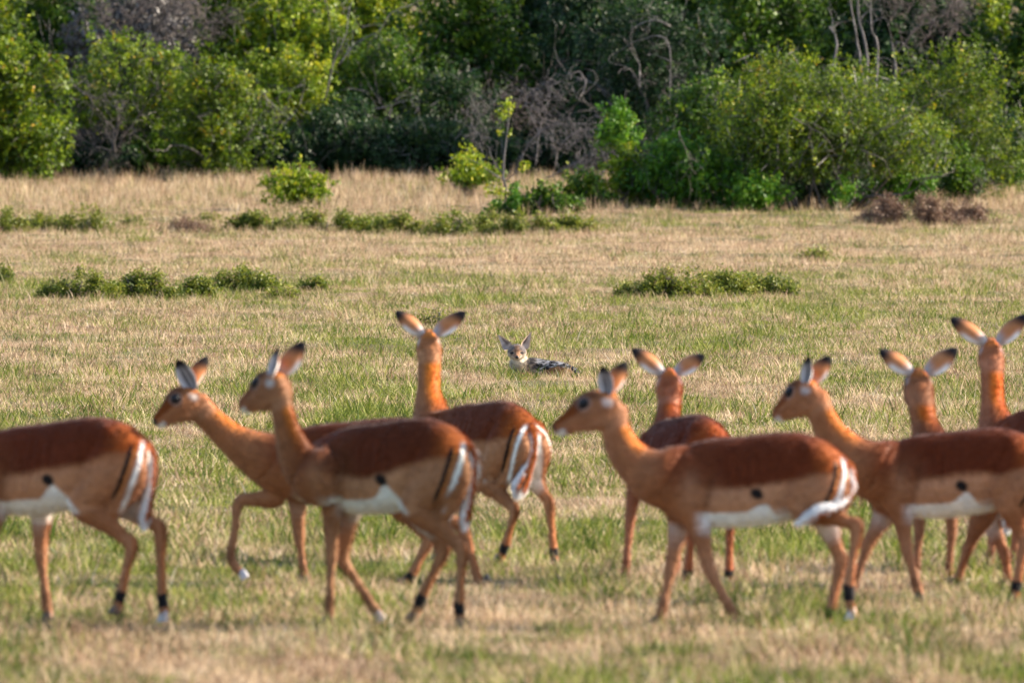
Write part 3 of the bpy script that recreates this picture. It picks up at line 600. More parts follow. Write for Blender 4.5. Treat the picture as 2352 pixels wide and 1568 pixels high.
def impala(label, d, x0, psi, front, rear, ztop, legs, neck, head, ears, tail='hang', pale=(), wedge=.07, hs=1.0, dsc=1.0, wsc=1.0, seed=0, horn=None):
    """d distance, x0 picture column of the origin, psi how far the rump swings to the camera (deg)"""
    rg = np.random.default_rng(seed); ps = R(psi); c, s = math.cos(ps), math.sin(ps); X0 = (x0 - 1176) / F * d
    gz0 = float(ground_z(X0, d)); pxm = F / d
    def J(px, py, lat):
        Y = 0
        for _ in range(5):
            lx = (((px - 1176) * (d + Y) / F - X0) - lat * s) / c; Y = -lx * s + lat * c
        return np.array([lx, lat, HC - (py - HOR) / F * (d + Y) - gz0])
    def Fp(px, py, Y):
        X = (px - 1176) * (d + Y) / F - X0; Z = HC - (py - HOR) / F * (d + Y) - gz0
        return np.array([X * c - Y * s, X * s + Y * c, Z])
    root = empty("impala", (X0, d, gz0), -ps); tag(root, label, "impala", "impalas crossing the plain")
    mb = MB()
    # ---- torso
    if isinstance(front, tuple): xf, zfa = front; xr, zra = rear           # local metres
    else:
        xf = J(front, ztop[0], 0)[0]; xr = J(rear, ztop[1], 0)[0]
        zfa = J(front, ztop[0], 0)[2]; zra = J(rear, ztop[1], 0)[2]
    u = T_X; X = xf + (xr - xf) * u; dz = (zfa - .762) * (1 - u) + (zra - .787) * u
    top = T_TOP + dz; depth_ = (T_TOP - T_BOT) * dsc; bot = top - depth_; hw = T_HW * wsc * (.95 + .05 * dsc)
    A = catmull(np.stack([X, top, bot, hw], 1), 3); rings = []
    ang = np.linspace(0, 2 * math.pi, 26, endpoint=False)
    for xx, t_, b_, h_ in A:
        m_ = (t_ + b_) / 2; hh = (t_ - b_) / 2; cs, sn = np.cos(ang), np.sin(ang)
        wz = 1 - .16 * sn - .10 * (sn ** 2)      # narrower along the spine, fuller below
        rings.append(np.stack([np.full(26, xx) + 0 * cs, cs * h_ * wz, m_ + sn * hh], 1))
    mb.loft(rings)
    segs = []          # (kind, points, radii, side)
    L = np.array([0, 1., 0])
    def zt(x): return np.interp(x, X, top)
    def zb(x): return np.interp(x, X, bot)
    blen = xr - xf
    # ---- legs: order near front, far front, near rear, far rear
    hooves = []
    for i, lg in enumerate(legs):
        side = -1 if i % 2 == 0 else 1; fr = i < 2; lat = side * (.062 if fr else .068)
        if lg is None: continue
        lt2 = lat * (.9 if fr else 1.0)
        js = [J(q[0], q[1], lt2) if len(q) == 2 else np.array([q[0], lt2 + q[1], q[2]]) for q in lg]
        js[-1][2] = max(js[-1][2], .014)
        if fr:
            el, kn, fe, ho = js; sh = np.array([xf + .13 * blen, side * .062, zt(xf + .2 * blen) - .17]); sc_ = np.array([xf + .22 * blen, side * .055, zt(xf + .2 * blen) - .07])
            P = [sc_, sh, el * .35 + sh * .65 + np.array([-.01, 0, 0]), el, el * .5 + kn * .5, kn, kn * .55 + fe * .45, fe, ho]
            ra = [.055, .080, .072, .054, .034, .0265, .0175, .0215, .017]; rb = [.036, .056, .050, .038, .027, .024, .016, .019, .017]
        else:
            st, hk, fe, ho = js; hp = np.array([xr - .155 * blen, side * .060, zt(xr - .15 * blen) - .10])
            mid = st * .5 + hp * .5 + np.array([.03, side * .012, 0])
            P = [hp, mid, st, st * .5 + hk * .5, st * .18 + hk * .82, hk, hk * .5 + fe * .5, fe, ho]
            ra = [.088, .098, .074, .043, .028, .031, .0190, .0230, .018]; rb = [.052, .064, .052, .031, .021, .0215, .0165, .020, .017]
        C, rr = mb.tube(P, ra, rb, L, 14, 4); segs.append(('F' if fr else 'H', C, rr, side))
        if fr is False:   # buttock muscle
            mb.tube([hp + np.array([.06, 0, -.03]), hp + np.array([.075, 0, -.13]), st * .45 + hk * .55 + np.array([-.01, 0, .03])], [.06, .058, .028], [.045, .042, .022], L, 12, 4)
        hooves.append((ho, fe, side, fr))
    # ---- neck
    np_ = []; ra = []; rb = []; lats = []
    hl = np.array([0, 1., 0])
    # ---- head frame
    A0 = Fp(*head[0]); B0 = Fp(*head[1]); dr = (B0 - A0); HL = np.linalg.norm(dr); dr /= HL
    upw = np.array([0, 0, 1.]); hlat = np.cross(dr, upw); hlat /= np.linalg.norm(hlat); hup = np.cross(hlat, dr)
    if hlat[1] < 0 and abs(psi) < 45: pass
    for k, q in enumerate(neck):
        p = Fp(q[0], q[1], q[2]) if len(q) > 3 else J(q[0], q[1], 0); r_ = q[-1] / pxm * .94; w_ = k / (len(neck) - 1)
        l = hl * w_ + hlat * (1 - w_); l /= np.linalg.norm(l); np_.append(p); ra.append(r_); rb.append(r_ * ((.80 if r_ > .06 else .86) if abs(psi) < 35 else 1.04)); lats.append(l)
    end = np.array([xf + .20 * blen, 0, zb(xf + .2 * blen) * .42 + zt(xf + .2 * blen) * .58]); np_.append(end); ra.append(.135 * dsc); rb.append(.085); lats.append(hl)
    np_.append(end + np.array([.08, 0, .0])); ra.append(.10 * dsc); rb.append(.07); lats.append(hl)
    C, rr = mb.tube(np_, ra, rb, lats, 18, 5); segs.append(('N', C, rr, 0)); neckC = C
    # ---- head lofted along its axis
    hsz = hs * .257 / .257; tt = [-.16, 0, .2, .38, .52, .66, .8, .92, 1.0]
    uh = np.array([.045, .074, .090, .088, .074, .055, .041, .031, .019]) * hs; dh = np.array([.052, .080, .082, .069, .057, .047, .039, .031, .019]) * hs
    hwd = np.array([.040, .055, .058, .054, .043, .033, .027, .026, .018]) * hs; rings = []; angs = np.linspace(0, 2 * math.pi, 18, endpoint=False)
    HA = catmull(np.stack([np.array(tt) * HL, uh, dh, hwd], 1), 3)
    for tx, a_, b_, w_ in HA:
        sn = np.sin(angs); rings.append(A0 + dr * tx + np.outer(np.where(sn > 0, sn * a_, sn * b_), hup) + np.outer(np.cos(angs) * w_ * (1 - .22 * sn), hlat))
    mb.loft(rings)
    body = remeshed(mb, "body", .0075, 4)
    V, Nn = verts_of(body)
    un = (V[:, 0] - xf) / blen; tz = zt(V[:, 0]); bz = zb(V[:, 0]); v = (V[:, 2] - bz) / (tz - bz + 1e-6); sidem = sstep(.03, .07, np.abs(V[:, 1]))
    g_ = -.010 * np.exp(-((un - .285 - (v - .3) * .10) / .030) ** 2) * sstep(.85, .6, v) * sstep(.05, .2, v)      # hollow behind the shoulder
    g_ += -.012 * np.exp(-((un - .72 - (v - .5) * .18) / .035) ** 2) * sstep(.9, .6, v) * sstep(.1, .3, v)         # hollow before the haunch
    g_ += .008 * np.exp(-((un - .19) / .05) ** 2 - ((v - .55) / .3) ** 2) + .009 * np.exp(-((un - .80) / .035) ** 2 - ((v - .88) / .10) ** 2)
    g_ += .0025 * np.sin(un * blen * 2 * math.pi / .042 + v * 2.5) * sstep(.32, .4, un) * sstep(.62, .54, un) * sstep(.2, .35, v) * sstep(.85, .7, v)   # ribs
    g_ += -.007 * np.exp(-((un - .06 - (v - .5) * .22) / .022) ** 2) * sstep(.2, .4, v) * sstep(1.05, .9, v)
    g_ += (fbm(V[:, 0] * 11, V[:, 1] * 11, V[:, 2] * 11, seed + 3, 2) - .5) * .007
    V = V + Nn * (g_ * sidem * (np.abs(un - .5) < .56))[:, None]
    # ---- coat colours: where the animal is saddle, tan, white or black, plus painted form shading
    n = len(V); un = (V[:, 0] - xf) / blen; tz = zt(V[:, 0]); bz = zb(V[:, 0]); v = (V[:, 2] - bz) / (tz - bz + 1e-6); ay = np.abs(V[:, 1])
    w1 = fbm(V[:, 0] * 9, V[:, 2] * 9, V[:, 1] * 9, seed, 3) - .5
    col = np.tile(TAN, (n, 1)); col = mixc(col, TANL, sstep(.55, .35, v) * sstep(.18, .35, un) * (.9 - .5 * sstep(.66, .80, un)))
    line = .46 + (fbm(V[:, 0] * 3.1, V[:, 2] * 0, 0, seed + 9, 2) - .5) * .10 + .10 * sstep(.72, .92, un) + .10 * sstep(.9, 1.0, un) + .12 * sstep(.26, .12, un) + w1 * .05
    sadm = sstep(line - .06 + w1 * .08, line + .05 + w1 * .08, v) * sstep(.06, .42, un + w1 * .12 + (v - .6) * .15); soft = sstep(.15, .75, v) * .75 * sstep(.5, .15, un)
    col = mixc(col, SAD * 1.3, soft); col = mixc(col, SAD, sadm * (1 - .35 * sstep(.8, 1, un)))
    col = mixc(col, RUST, sadm * sstep(.78, .95, un) * .75)
    fold_ = .560 + (.33 - v) * .33
    vb = .17 + wedge * sstep(.48, .57, un) + w1 * .03
    belly = sstep(vb + .018, vb - .018, v) * sstep(fold_ + .012, fold_ - .012, un) * sstep(.20, .30, un) * np.where(un > .60, sstep(-.10, -.03, v), 1)
    und = sstep(-.55, -.85, Nn[:, 2]) * sstep(.15, .25, un) * sstep(.74, .68, un)
    col = mixc(col, WHT, np.clip(np.maximum(belly, und), 0, 1))
    # ---- rear
    a = xr - V[:, 0]; drop = zra - V[:, 2]; wq = a + ay * .75 - .40 * np.clip(drop - .12, -.1, .3)
    rear_ = sstep(.22, .16, a)
    white = sstep(.036, .044, wq + 0 * a) * sstep(.068, .060, wq) * sstep(.10, .13, drop) * sstep(.42, .36, drop) * rear_
    inner = sstep(.2, .6, Nn[:, 0]) * sstep(.045, .03, ay) * sstep(.14, .17, drop) * sstep(.44, .38, drop) * rear_
    black = sstep(.098, .103, wq) * sstep(.126, .120, wq) * sstep(.115, .14, drop) * sstep(.37, .32, drop) * rear_
    org = sstep(.080, .09, wq) * sstep(.11, .104, wq) * sstep(.12, .15, drop) * sstep(.36, .3, drop) * rear_
    col = mixc(col, ORG, org * .5); col = mixc(col, WHT, np.maximum(white, inner)); col = mixc(col, BLK, black)
    sh_ = np.exp(-((un - .20) / .05) ** 2 - ((v - .42) / .22) ** 2); col = mixc(col, TANL, sh_ * .45)                 # paler streak: light on the shoulder's bulge painted into the coat
    fold = np.exp(-((un - .285 - (v - .3) * .10) / .022) ** 2) * sstep(.75, .5, v) * sstep(.1, .25, v); col = mixc(col, BRN, fold * .35)  # shade in the crease behind the shoulder, painted into the coat
    hnch = np.exp(-((un - .74 - (v - .5) * .15) / .03) ** 2) * sstep(.85, .6, v); col = mixc(col, SAD * 1.5, hnch * .25)  # shade of the hollow before the haunch, painted as a darker band
    col = mixc(col, TANL, np.exp(-((v - (line - .09)) / .05) ** 2) * sstep(.3, .4, un) * sstep(.75, .65, un) * .5)
    sp_ = np.hypot((un - .543) * blen * .8, (v - .355) * .34 + (un - .545) * .22); col = mixc(col, BLK, sstep(.026, .016, sp_))
    torso_col = col.copy(); torso_d = np.maximum(np.maximum(V[:, 2] - tz, bz - V[:, 2]), 0); torso_d = np.maximum(torso_d, np.maximum(xf - V[:, 0], V[:, 0] - xr))
    # ---- limbs, neck
    for kind, C, rr, side in segs:
        D = np.linalg.norm(V[:, None] - C[None], axis=2); q = D / rr[None]; k = q.argmin(1); tq = k / (len(C) - 1); dq = q[np.arange(n), k]
        if kind == 'N':
            k0 = int(len(C) * .72); T = np.gradient(C, axis=0); T /= np.linalg.norm(T, axis=1)[:, None]
            dorsal = np.cross(np.tile(hlat, (len(C), 1)), -T); dd_ = ((V - C[k]) * dorsal[k]).sum(1) / rr[k]
            dd_ = -dd_ if np.mean(dorsal[:, 2]) < 0 and abs(psi) < 45 else dd_
            dd_ = ((V - C[k])[:, 0]) / rr[k] if True else dd_
            nc = mixc(np.tile(TAN, (n, 1)), ORG * .9, sstep(.15, .75, dd_)); nc = mixc(nc, RUST, sstep(.35, .9, dd_) * sstep(.25, .7, tq)); nc = mixc(nc, TANL, sstep(-.2, -.9, dd_) * .4); lo_ = np.abs(V[:, 1] - C[k, 1]) / rr[k]; nc = mixc(nc, RUST * 1.5, sstep(.55, .1, lo_) * sstep(.1, .6, dd_) * .85)
            w = sstep(.90, .66, tq) * sstep(1.5, 1.2, dq) * sstep(.10, -.06, (V[:, 0] - xf - .02))
            col = mixc(col, nc, w)
        else:
            fr = kind == 'F'; nc = np.tile(TAN * .95, (n, 1)); inn = sstep(.25, .8, -side * Nn[:, 1])
            nc = mixc(nc, WHT * .9, inn * (sstep(.55, .30, tq) if fr else sstep(.48, .35, tq)) * .9); nc = mixc(nc, TANL, np.maximum(inn * .35, .38 * sstep(.40, .62, tq)))
            bk = sstep(.2, .7, Nn[:, 0])
            if not fr:
                nc = mixc(nc, RUST, bk * sstep(.4, .6, tq) * .5); nc = mixc(nc, BRN * .6, bk * sstep(.10, .03, np.abs(tq - .62)) * .6)
                nc = mixc(nc, BLK, sstep(.845, .865, tq) * sstep(.94, .92, tq))
            else:
                nc = mixc(nc, BRN, sstep(.05, .02, np.abs(tq - .86)) * .5)
            nc = mixc(nc, TANL, sstep(.94, .96, tq) * .8)
            low_ = sstep(.36, .50, tq) if fr else sstep(.30, .42, tq)
            w = np.maximum(low_, sstep(.015, .05, torso_d)) * sstep(1.9, 1.5, dq) * sstep(.02, -.03, V[:, 2] - (bz + .14))
            col = mixc(col, nc, np.clip(w, 0, 1) if True else w)
    # ---- head
    eyes = [A0 + dr * HL * .38 + hup * .052 * hs + hlat * sd_ * .040 * hs for sd_ in (-1, 1)]
    rel = V - A0; t = rel @ dr / HL; e = rel @ hup / .06 / hs; lt = rel @ hlat / .05 / hs
    hd_ = np.linalg.norm(rel - np.outer(np.clip(t, -.1, 1) * HL, dr), axis=1)
    hm = sstep(-.45, -.15, t) * sstep(.13 * hs, .105 * hs, hd_) * sstep(-1.9, -1.3, e)
    hc = np.tile(TAN * 1.03, (n, 1)); hc = mixc(hc, RUST * .55, sstep(.40, .75, e + np.clip(t - .3, 0, 1) * .7) * sstep(.42, .52, t)); hc = mixc(hc, BRN, sstep(.7, 1.15, e) * sstep(.06, .2, t) * .85)
    hc = mixc(hc, TANL, sstep(-.2, -.8, e) * .5); hc = mixc(hc, WHT * .92, sstep(-.12, -.34, e) * sstep(.78, .87, t)); hc = mixc(hc, WHT * .8, sstep(-.8, -1.05, e) * sstep(.45, .6, t) * .7)
    for ey in eyes:
        de = np.linalg.norm(V - ey, axis=1); hc = mixc(hc, WHT * .6, sstep(.040, .024, de) * .22); hc = mixc(hc, BLK, sstep(.0265, .020, de)); hc = mixc(hc, BRN, sstep(.02, .008, np.linalg.norm(V - (ey + dr * .034 - hup * .012), axis=1)) * .6)
    hc = mixc(hc, BLK * 2, sstep(.955, .975, t) * sstep(-.35, -.1, e))
    ear_b = [A0 + hup * .058 * hs + hlat * sd_ * .043 * hs - dr * .012 for sd_ in (-1, 1)]
    for eb in ear_b: hc = mixc(hc, WHT * .75, sstep(.038, .014, np.linalg.norm(V - (eb - hup * .034 + dr * .01), axis=1)) * .6 * sstep(.6, .9, np.abs(lt)) * sstep(-.12, -.02, t))
    top_ = sstep(.25, .9, e) * sstep(.12, -.05, t); hc = mixc(hc, ORG, top_ * .85)
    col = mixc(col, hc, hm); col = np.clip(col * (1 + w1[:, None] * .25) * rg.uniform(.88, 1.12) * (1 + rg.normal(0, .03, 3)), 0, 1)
    # ---- ears: cupped leaves, dark-edged, joined to the body mesh
    EV, EF, EC = [], [], []
    for sd_, (eb, (tx, ty, *yy)) in zip((-1, 1), zip(ear_b, ears)):
        ybase = d + (-eb[0] * s + eb[1] * c); tip = Fp(tx, ty, (ybase - d) + (yy[0] if yy else 0)); ax = tip - eb; el = np.linalg.norm(ax); ax /= el
        opn = dr * (.95 if abs(psi) > 35 else .55) + hlat * sd_ * (.35 if abs(psi) > 35 else .85); opn -= ax * opn.dot(ax); opn /= np.linalg.norm(opn); sdv = np.cross(ax, opn); nu, nv = 13, 11
        for layer in (0, 1):
            b0 = len(EV)
            for iu in range(nu):
                uu = iu / (nu - 1); wd = .046 * hs * (math.sin(math.pi * (uu * .86 + .10)) ** .75) * (1 - .15 * uu) * (el / .16) ** .3
                if iu == nu - 1: wd = .002
                for iv in range(nv):
                    vv = iv / (nv - 1) * 2 - 1; cup = .75 * wd * (1 - vv * vv) * (1 - .55 * uu)
                    p = eb - ax * .015 + ax * (el + .015) * uu + sdv * vv * wd - opn * cup - opn * (.0035 if layer else 0)
                    EV.append(p)
                    if layer: cc = ORG * .38 + TANL * .5; cc = cc * (1 - sstep(.35, .05, uu)) + GRY * sstep(.35, .05, uu); edge_ = sstep(.25, .9, vv * (1 if True else 0)) * sstep(.75, .55, uu); lowm = float(sdv[2] * vv < 0); wm = sstep(.50, .85, abs(vv)) * lowm * sstep(.66, .45, uu) * sstep(.08, .2, uu); cc = cc * (1 - wm) + WHT * wm
                    else: cc = GRY * 1.15; st_ = sstep(.30, .12, abs(abs(vv) - .28)) * sstep(.9, .6, uu); cc = cc * (1 - st_ * .8) + BLK * 3 * st_ * .8; cc = cc * (1 - sstep(.7, 1, abs(vv)) * .6) + WHT * .8 * sstep(.7, 1, abs(vv)) * .6
                    bl = sstep((.62 if not layer else .50) - .10 * (vv * (1 if sdv[2] > 0 else -1)), .84, uu); cc = cc * (1 - bl) + BLK * bl
                    EC.append(np.asarray(cc, float).reshape(3))
            for iu in range(nu - 1):
                for iv in range(nv - 1):
                    q = b0 + iu * nv + iv; f = (q, q + 1, q + nv + 1, q + nv); EF.append(f if layer else f[::-1])
        b1 = len(EV) - nu * nv; b0 = b1 - nu * nv
        for iu in range(nu - 1):
            for iv in (0, nv - 1):
                EF.append((b0 + iu * nv + iv, b0 + (iu + 1) * nv + iv, b1 + (iu + 1) * nv + iv, b1 + iu * nv + iv))
    nf = len(body.polygons); lp = np.empty(len(body.loops), np.int32); body.loops.foreach_get("vertex_index", lp); Fb = lp.reshape(-1, 4)
    VV = np.concatenate([V, np.array(EV)]); FF = np.concatenate([Fb, np.array(EF) + n]); CC = np.concatenate([col, np.array(EC)])
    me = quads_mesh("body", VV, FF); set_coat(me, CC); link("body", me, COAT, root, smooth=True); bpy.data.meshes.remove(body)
    # ---- fur: short tapering hairs lying back over the whole coat
    def fur(nm, par, V_, N_, C_, count, ln, flow):
        k_ = rg.choice(len(V_), count); g = N_[k_] * .42 + flow[k_] + rg.normal(size=(count, 3)) * .22
        g -= N_[k_] * np.minimum((g * N_[k_]).sum(1) - .30, 0)[:, None]; g /= np.linalg.norm(g, axis=1)[:, None]
        sv = np.cross(g, N_[k_]) + rg.normal(size=(count, 3)) * .3; sv /= np.linalg.norm(sv, axis=1)[:, None] + 1e-6
        l_ = (ln * rg.uniform(.6, 1.4, count))[:, None]; b_ = V_[k_] + rg.normal(size=(count, 3)) * .003 - N_[k_] * .002
        FV = np.stack([b_ - sv * .0022, b_ + sv * .0022, b_ + g * l_], 1).reshape(-1, 3)
        fm = quads_mesh(nm, FV, np.arange(len(FV)).reshape(-1, 3), None, 3); set_coat(fm, np.repeat(np.clip(C_[k_] * rg.uniform(.80, 1.26, (count, 1)), 0, 1), 3, 0))
        link(nm, fm, COAT, par)
    legz = sstep(.36, .30, V[:, 2]); necky = sstep(xf + .02, xf - .05, V[:, 0])
    flow = np.array([.9, 0, -.25]) * (1 - legz)[:, None] * (1 - necky)[:, None] + np.array([0, 0, -.9]) * legz[:, None] + np.array([.5, 0, -.75]) * necky[:, None]
    fur("fur", root, V, Nn, col, 42000, .013, flow)
    # ---- eyes, hooves, tail
    for ey in eyes:
        m2 = MB(); th = np.linspace(0, math.pi, 9); rings = []
        for a_ in th[1:-1]: rings.append(ey + np.outer(np.cos(angs) * math.sin(a_), dr) * .0185 * hs + np.outer(np.sin(angs) * math.sin(a_), hup) * .016 * hs + hlat * math.cos(a_) * .011 * hs)
        m2.loft(rings); link("eye", m2.mesh("eye"), EYE, root, smooth=True)
    for ih, (ho, fe, side, fr) in enumerate(hooves):
        ax = ho - fe; ax /= np.linalg.norm(ax); m2 = MB(); f = np.array([-1., 0, 0]); f = f - ax * f.dot(ax); f /= np.linalg.norm(f); lv = np.cross(f, ax)
        for cs in (-1, 1):   # two cloven claws
            rings = []
            for h_, sx, sl in ((-.030, .7, .0), (-.012, .95, -.003), (.012, 1.15, -.010), (.016, 1.1, -.010)):
                rings.append(ho + ax * h_ + lv * cs * .0095 + f * (-sl) + np.outer(np.cos(angs), f) * .021 * sx + np.outer(np.sin(angs), lv) * .0085 * sx)
            m2.loft(rings)
        link("hoof", m2.mesh("hoof"), PALEHOOF if ih in pale else HOOF, root, smooth=True)
    tb = np.array([xr - .035, 0, zt(xr - .035) - .02])
    if tail == 'hang': P = [tb, tb + [.035, 0, -.05], tb + [.038, 0, -.13], tb + [.022, 0, -.22], tb + [.005, 0, -.30], tb + [.0, 0, -.345]]; ra = [.014, .014, .014, .018, .022, .006]; rb = [.016, .015, .016, .021, .024, .008]
    elif tail == 'swish': P = [tb, tb + [.04, 0, -.04], tb + [.050, -.01, -.12], tb + [.01, -.09, -.185], tb + [-.08, -.135, -.215], tb + [-.16, -.14, -.26]]; ra = [.014, .014, .015, .020, .028, .010]; rb = [.018, .018, .020, .022, .024, .010]
    else: P = [tb, tb + [.04, -.01, -.05], tb + [.045, -.02, -.14], tb + [.03, -.045, -.23], tb + [.015, -.075, -.30], tb + [.01, -.085, -.345]]; ra = [.014, .014, .016, .020, .026, .008]; rb = [.020, .020, .022, .034, .046, .014]
    m2 = MB(); C, rr = m2.tube(P, ra, rb, L, 14, 4); tm = remeshed(m2, "tail", .006, 2); TV, TN = verts_of(tm)
    k = np.linalg.norm(TV[:, None] - C[None], axis=2).argmin(1); tq = k / (len(C) - 1); off = (TV[:, 1] - C[k, 1]); aoff = np.abs(off) / rr[k]
    tc = mixc(np.tile(RUST * 1.0, (len(TV), 1)), BRN * .4, sstep(.35, .1, np.abs(off / rr[k] + .25)) * sstep(.15, .35, tq)); tc = mixc(tc, WHT, np.maximum(sstep(.78, .96, aoff) * sstep(.12, .25, tq), sstep(.78, .92, tq + w1[:len(TV)] * .2)))
    if tail == 'swish': tc = mixc(tc, WHT, sstep(.5, .62, tq) * sstep(-.3, .1, TN[:, 2]))
    tc = mixc(tc, WHT, sstep(-.4, -.8, TN[:, 0]))
    set_coat(tm, np.clip(tc, 0, 1)); to = link("tail", tm, COAT, root, smooth=True)
    Tt = np.gradient(C, axis=0); Tt /= np.linalg.norm(Tt, axis=1)[:, None]; fur("tail_hair", to, TV, TN, np.clip(tc, 0, 1), 5000, .018, Tt[k] * 1.3)
    return root

# doe whose head is out of the frame at the left
impala("doe at the left edge whose head lies outside the photograph", 34.9, 130, 22, -100, 348, (985, 950),
       [[(-8, 1150), (-28, 1272), (-40, 1385), (-52, 1432)], [(88, 1165), (94, 1280), (106, 1382), (112, 1418)],
        [(190, 1150), (302, 1252), (277, 1362), (268, 1402)], [(245, 1135), (366, 1214), (372, 1372), (378, 1418)]],
       [(-174, 920, -.02, 30), (-162, 965, 0, 32), (-140, 1020, 0, 42), (-110, 1070, 0, 58), (-70, 1095, 0, 78)],
       ((-170, 900, .0), (-262, 945, .10)), ((-168, 806), (-118, 800)), 'hang', pale=(3,), wedge=.13, seed=1)
# doe walking with a raised foreleg, half hidden
impala("doe stepping with her foreleg raised, half behind the next doe", 38.9, 810, 8, 600, 1048, (975, 955),
       [[(628, 1140), (548, 1152), (530, 1282), (562, 1320)], [(680, 1130), (687, 1232), (696, 1310), (702, 1340)],
        [(915, 1145), (985, 1238), (945, 1320), (928, 1352)], [(960, 1150), (1062, 1210), (1104, 1345), (1120, 1372)]],
       [(448, 925, .0, 33), (486, 966, 0, 32), (535, 1010, 0, 40), (595, 1045, 0, 60), (660, 1070, 0, 80)],
       ((443, 918, .0), (354, 970, -.06)), ((406, 826), (477, 817)), 'hang', pale=(0,), seed=2)
# doe in the middle foreground
impala("doe in the front middle with dark saddle and upright neck, looking left", 34.9, 900, 24, 700, 1084, (980, 954),
       [[(760, 1140), (761, 1268), (757, 1388), (752, 1432)], [(806, 1150), (788, 1282), (848, 1380), (876, 1418)],
        [(955, 1158), (1062, 1262), (1054, 1390), (1060, 1432)], [(965, 1165), (1020, 1262), (968, 1370), (950, 1418)]],
       [(642, 900, .02, 30), (649, 950, 0, 28), (666, 1010, 0, 38), (692, 1062, 0, 55), (735, 1090, 0, 78)],
       ((640, 888, .02), (552, 934, .13)), ((638, 797), (699, 785)), 'hang', pale=(1,), wedge=.14, seed=3)
# doe seen from behind, looking away at the jackal
impala("doe seen from behind with head raised towards the jackal", 41.3, 1105, 50, (-.36, .765), (.40, .785), None,
       [[(-.25, 0, .50), (-.25, 0, .27), (-.27, 0, .05), (-.275, 0, .0)], [(-.22, 0, .50), (-.20, 0, .27), (-.22, 0, .05), (-.22, 0, .0)],
        [(1108, 1090), (1183, 1170), (1160, 1252), (1148, 1284)], [(1215, 1080), (1262, 1155), (1271, 1265), (1275, 1290)]],
       [(986, 802, .40, 28), (985, 850, .38, 26), (984, 900, .34, 28), (990, 945, .30, 42), (1000, 985, .24, 56)],
       ((985, 792, .40), (980, 815, .62)), ((908, 714), (1070, 716)), 'drift', seed=4)
# big doe walking left in the front right
impala("doe in the front right of centre walking left with her tail swishing", 34.9, 1725, 6, 1500, 1950, (1008, 989),
       [[(1598, 1190), (1630, 1306), (1680, 1402), (1698, 1434)], [(1562, 1190), (1540, 1312), (1520, 1402), (1508, 1434)],
        [(1848, 1160), (1968, 1207), (1950, 1352), (1958, 1412)], [(1880, 1150), (1932, 1286), (1908, 1402), (1900, 1434)]],
       [(1406, 940, .0, 37), (1412, 982, 0, 34), (1430, 1028, 0, 42), (1464, 1068, 0, 52), (1515, 1095, 0, 74)],
       ((1400, 932, .0), (1270, 986, .0)), ((1384, 840), (1440, 830)), 'swish', pale=(2,), seed=5)
# doe behind it, seen from behind
impala("doe seen from behind over the back of the front right doe", 39.4, 1565, 62, (-.36, .745), (.38, .775), None,
       [[(-.30, -.02, .48), (-.32, -.04, .27), (-.34, -.05, .05), (-.34, -.05, .0)], [(-.22, .03, .48), (-.2, .04, .27), (-.22, .04, .05), (-.22, .04, .0)],
        [(.12, -.01, .46), (.26, -.02, .29), (.22, -.02, .05), (.21, -.02, .0)], [(.14, .01, .46), (.30, .02, .29), (.29, .02, .05), (.29, .02, .0)]],
       [(1538, 892, .42, 28), (1537, 925, .40, 27), (1535, 955, .36, 29), (1536, 985, .32, 40), (1545, 1015, .26, 54)],
       ((1537, 882, .40), (1533, 905, .62)), ((1451, 800), (1619, 815)), 'hang', pale=(3,), seed=6)
# doe walking left at the right, rump out of the frame
impala("doe at the right walking left, her rump cut by the edge of the frame", 37.2, 2200, 8, 1982, 2412, (1000, 978),
       [[(2068, 1172), (2084, 1262), (2106, 1342), (2114, 1375)], [(2030, 1180), (1994, 1252), (1962, 1335), (1950, 1372)],
        [(2322, 1150), (2352, 1245), (2336, 1340), (2330, 1376)], [(2360, 1150), (2418, 1235), (2440, 1340), (2446, 1372)]],
       [(1870, 910, .0, 34), (1887, 955, 0, 33), (1914, 1005, 0, 41), (1955, 1052, 0, 58), (2010, 1080, 0, 76)],
       ((1866, 904, .0), (1776, 956, .08)), ((1857, 818), (1907, 817)), 'hang', wedge=.11, seed=7)
# young doe behind it
impala("doe seen from behind with lowered head between the two right necks", 38.7, 2225, 52, (-.34, .70), (.30, .70), None,
       [[(-.28, 0, .45), (-.28, 0, .25), (-.3, 0, .05), (-.3, 0, .0)], [(-.2, 0, .45), (-.18, 0, .25), (-.2, 0, .05), (-.2, 0, .0)],
        [(2262, 1170), (2222, 1262), (2200, 1330), (2190, 1362)], [(2262, 1160), (2308, 1272), (2316, 1335), (2314, 1360)]],
       [(2112, 895, .34, 33), (2116, 935, .32, 30), (2124, 975, .30, 32), (2135, 1010, .26, 44), (2150, 1045, .2, 54)],
       ((2112, 885, .34), (2096, 925, .54)), ((2019, 803), (2200, 800)), 'hang', hs=1.12, dsc=.85, seed=8)
# doe at the right edge
impala("doe at the right edge seen from behind with tall upright neck", 40.4, 2395, 42, (-.30, .765), (.42, .80), None,
       [[(-.25, 0, .50), (-.25, 0, .27), (-.27, 0, .05), (-.275, 0, .0)], [(-.22, 0, .50), (-.20, 0, .27), (-.22, 0, .05), (-.22, 0, .0)],
        [(.09, 0, .48), (.29, 0, .30), (.27, 0, .05), (.27, 0, .0)], [(.12, 0, .48), (.32, 0, .30), (.34, 0, .05), (.34, 0, .0)]],
       [(2278, 825, .30, 28), (2278, 875, .28, 26), (2279, 925, .26, 28), (2287, 970, .22, 42), (2300, 1010, .16, 56)],
       ((2277, 812, .30), (2270, 836, .52)), ((2182, 729), (2360, 722)), 'hang', seed=9)

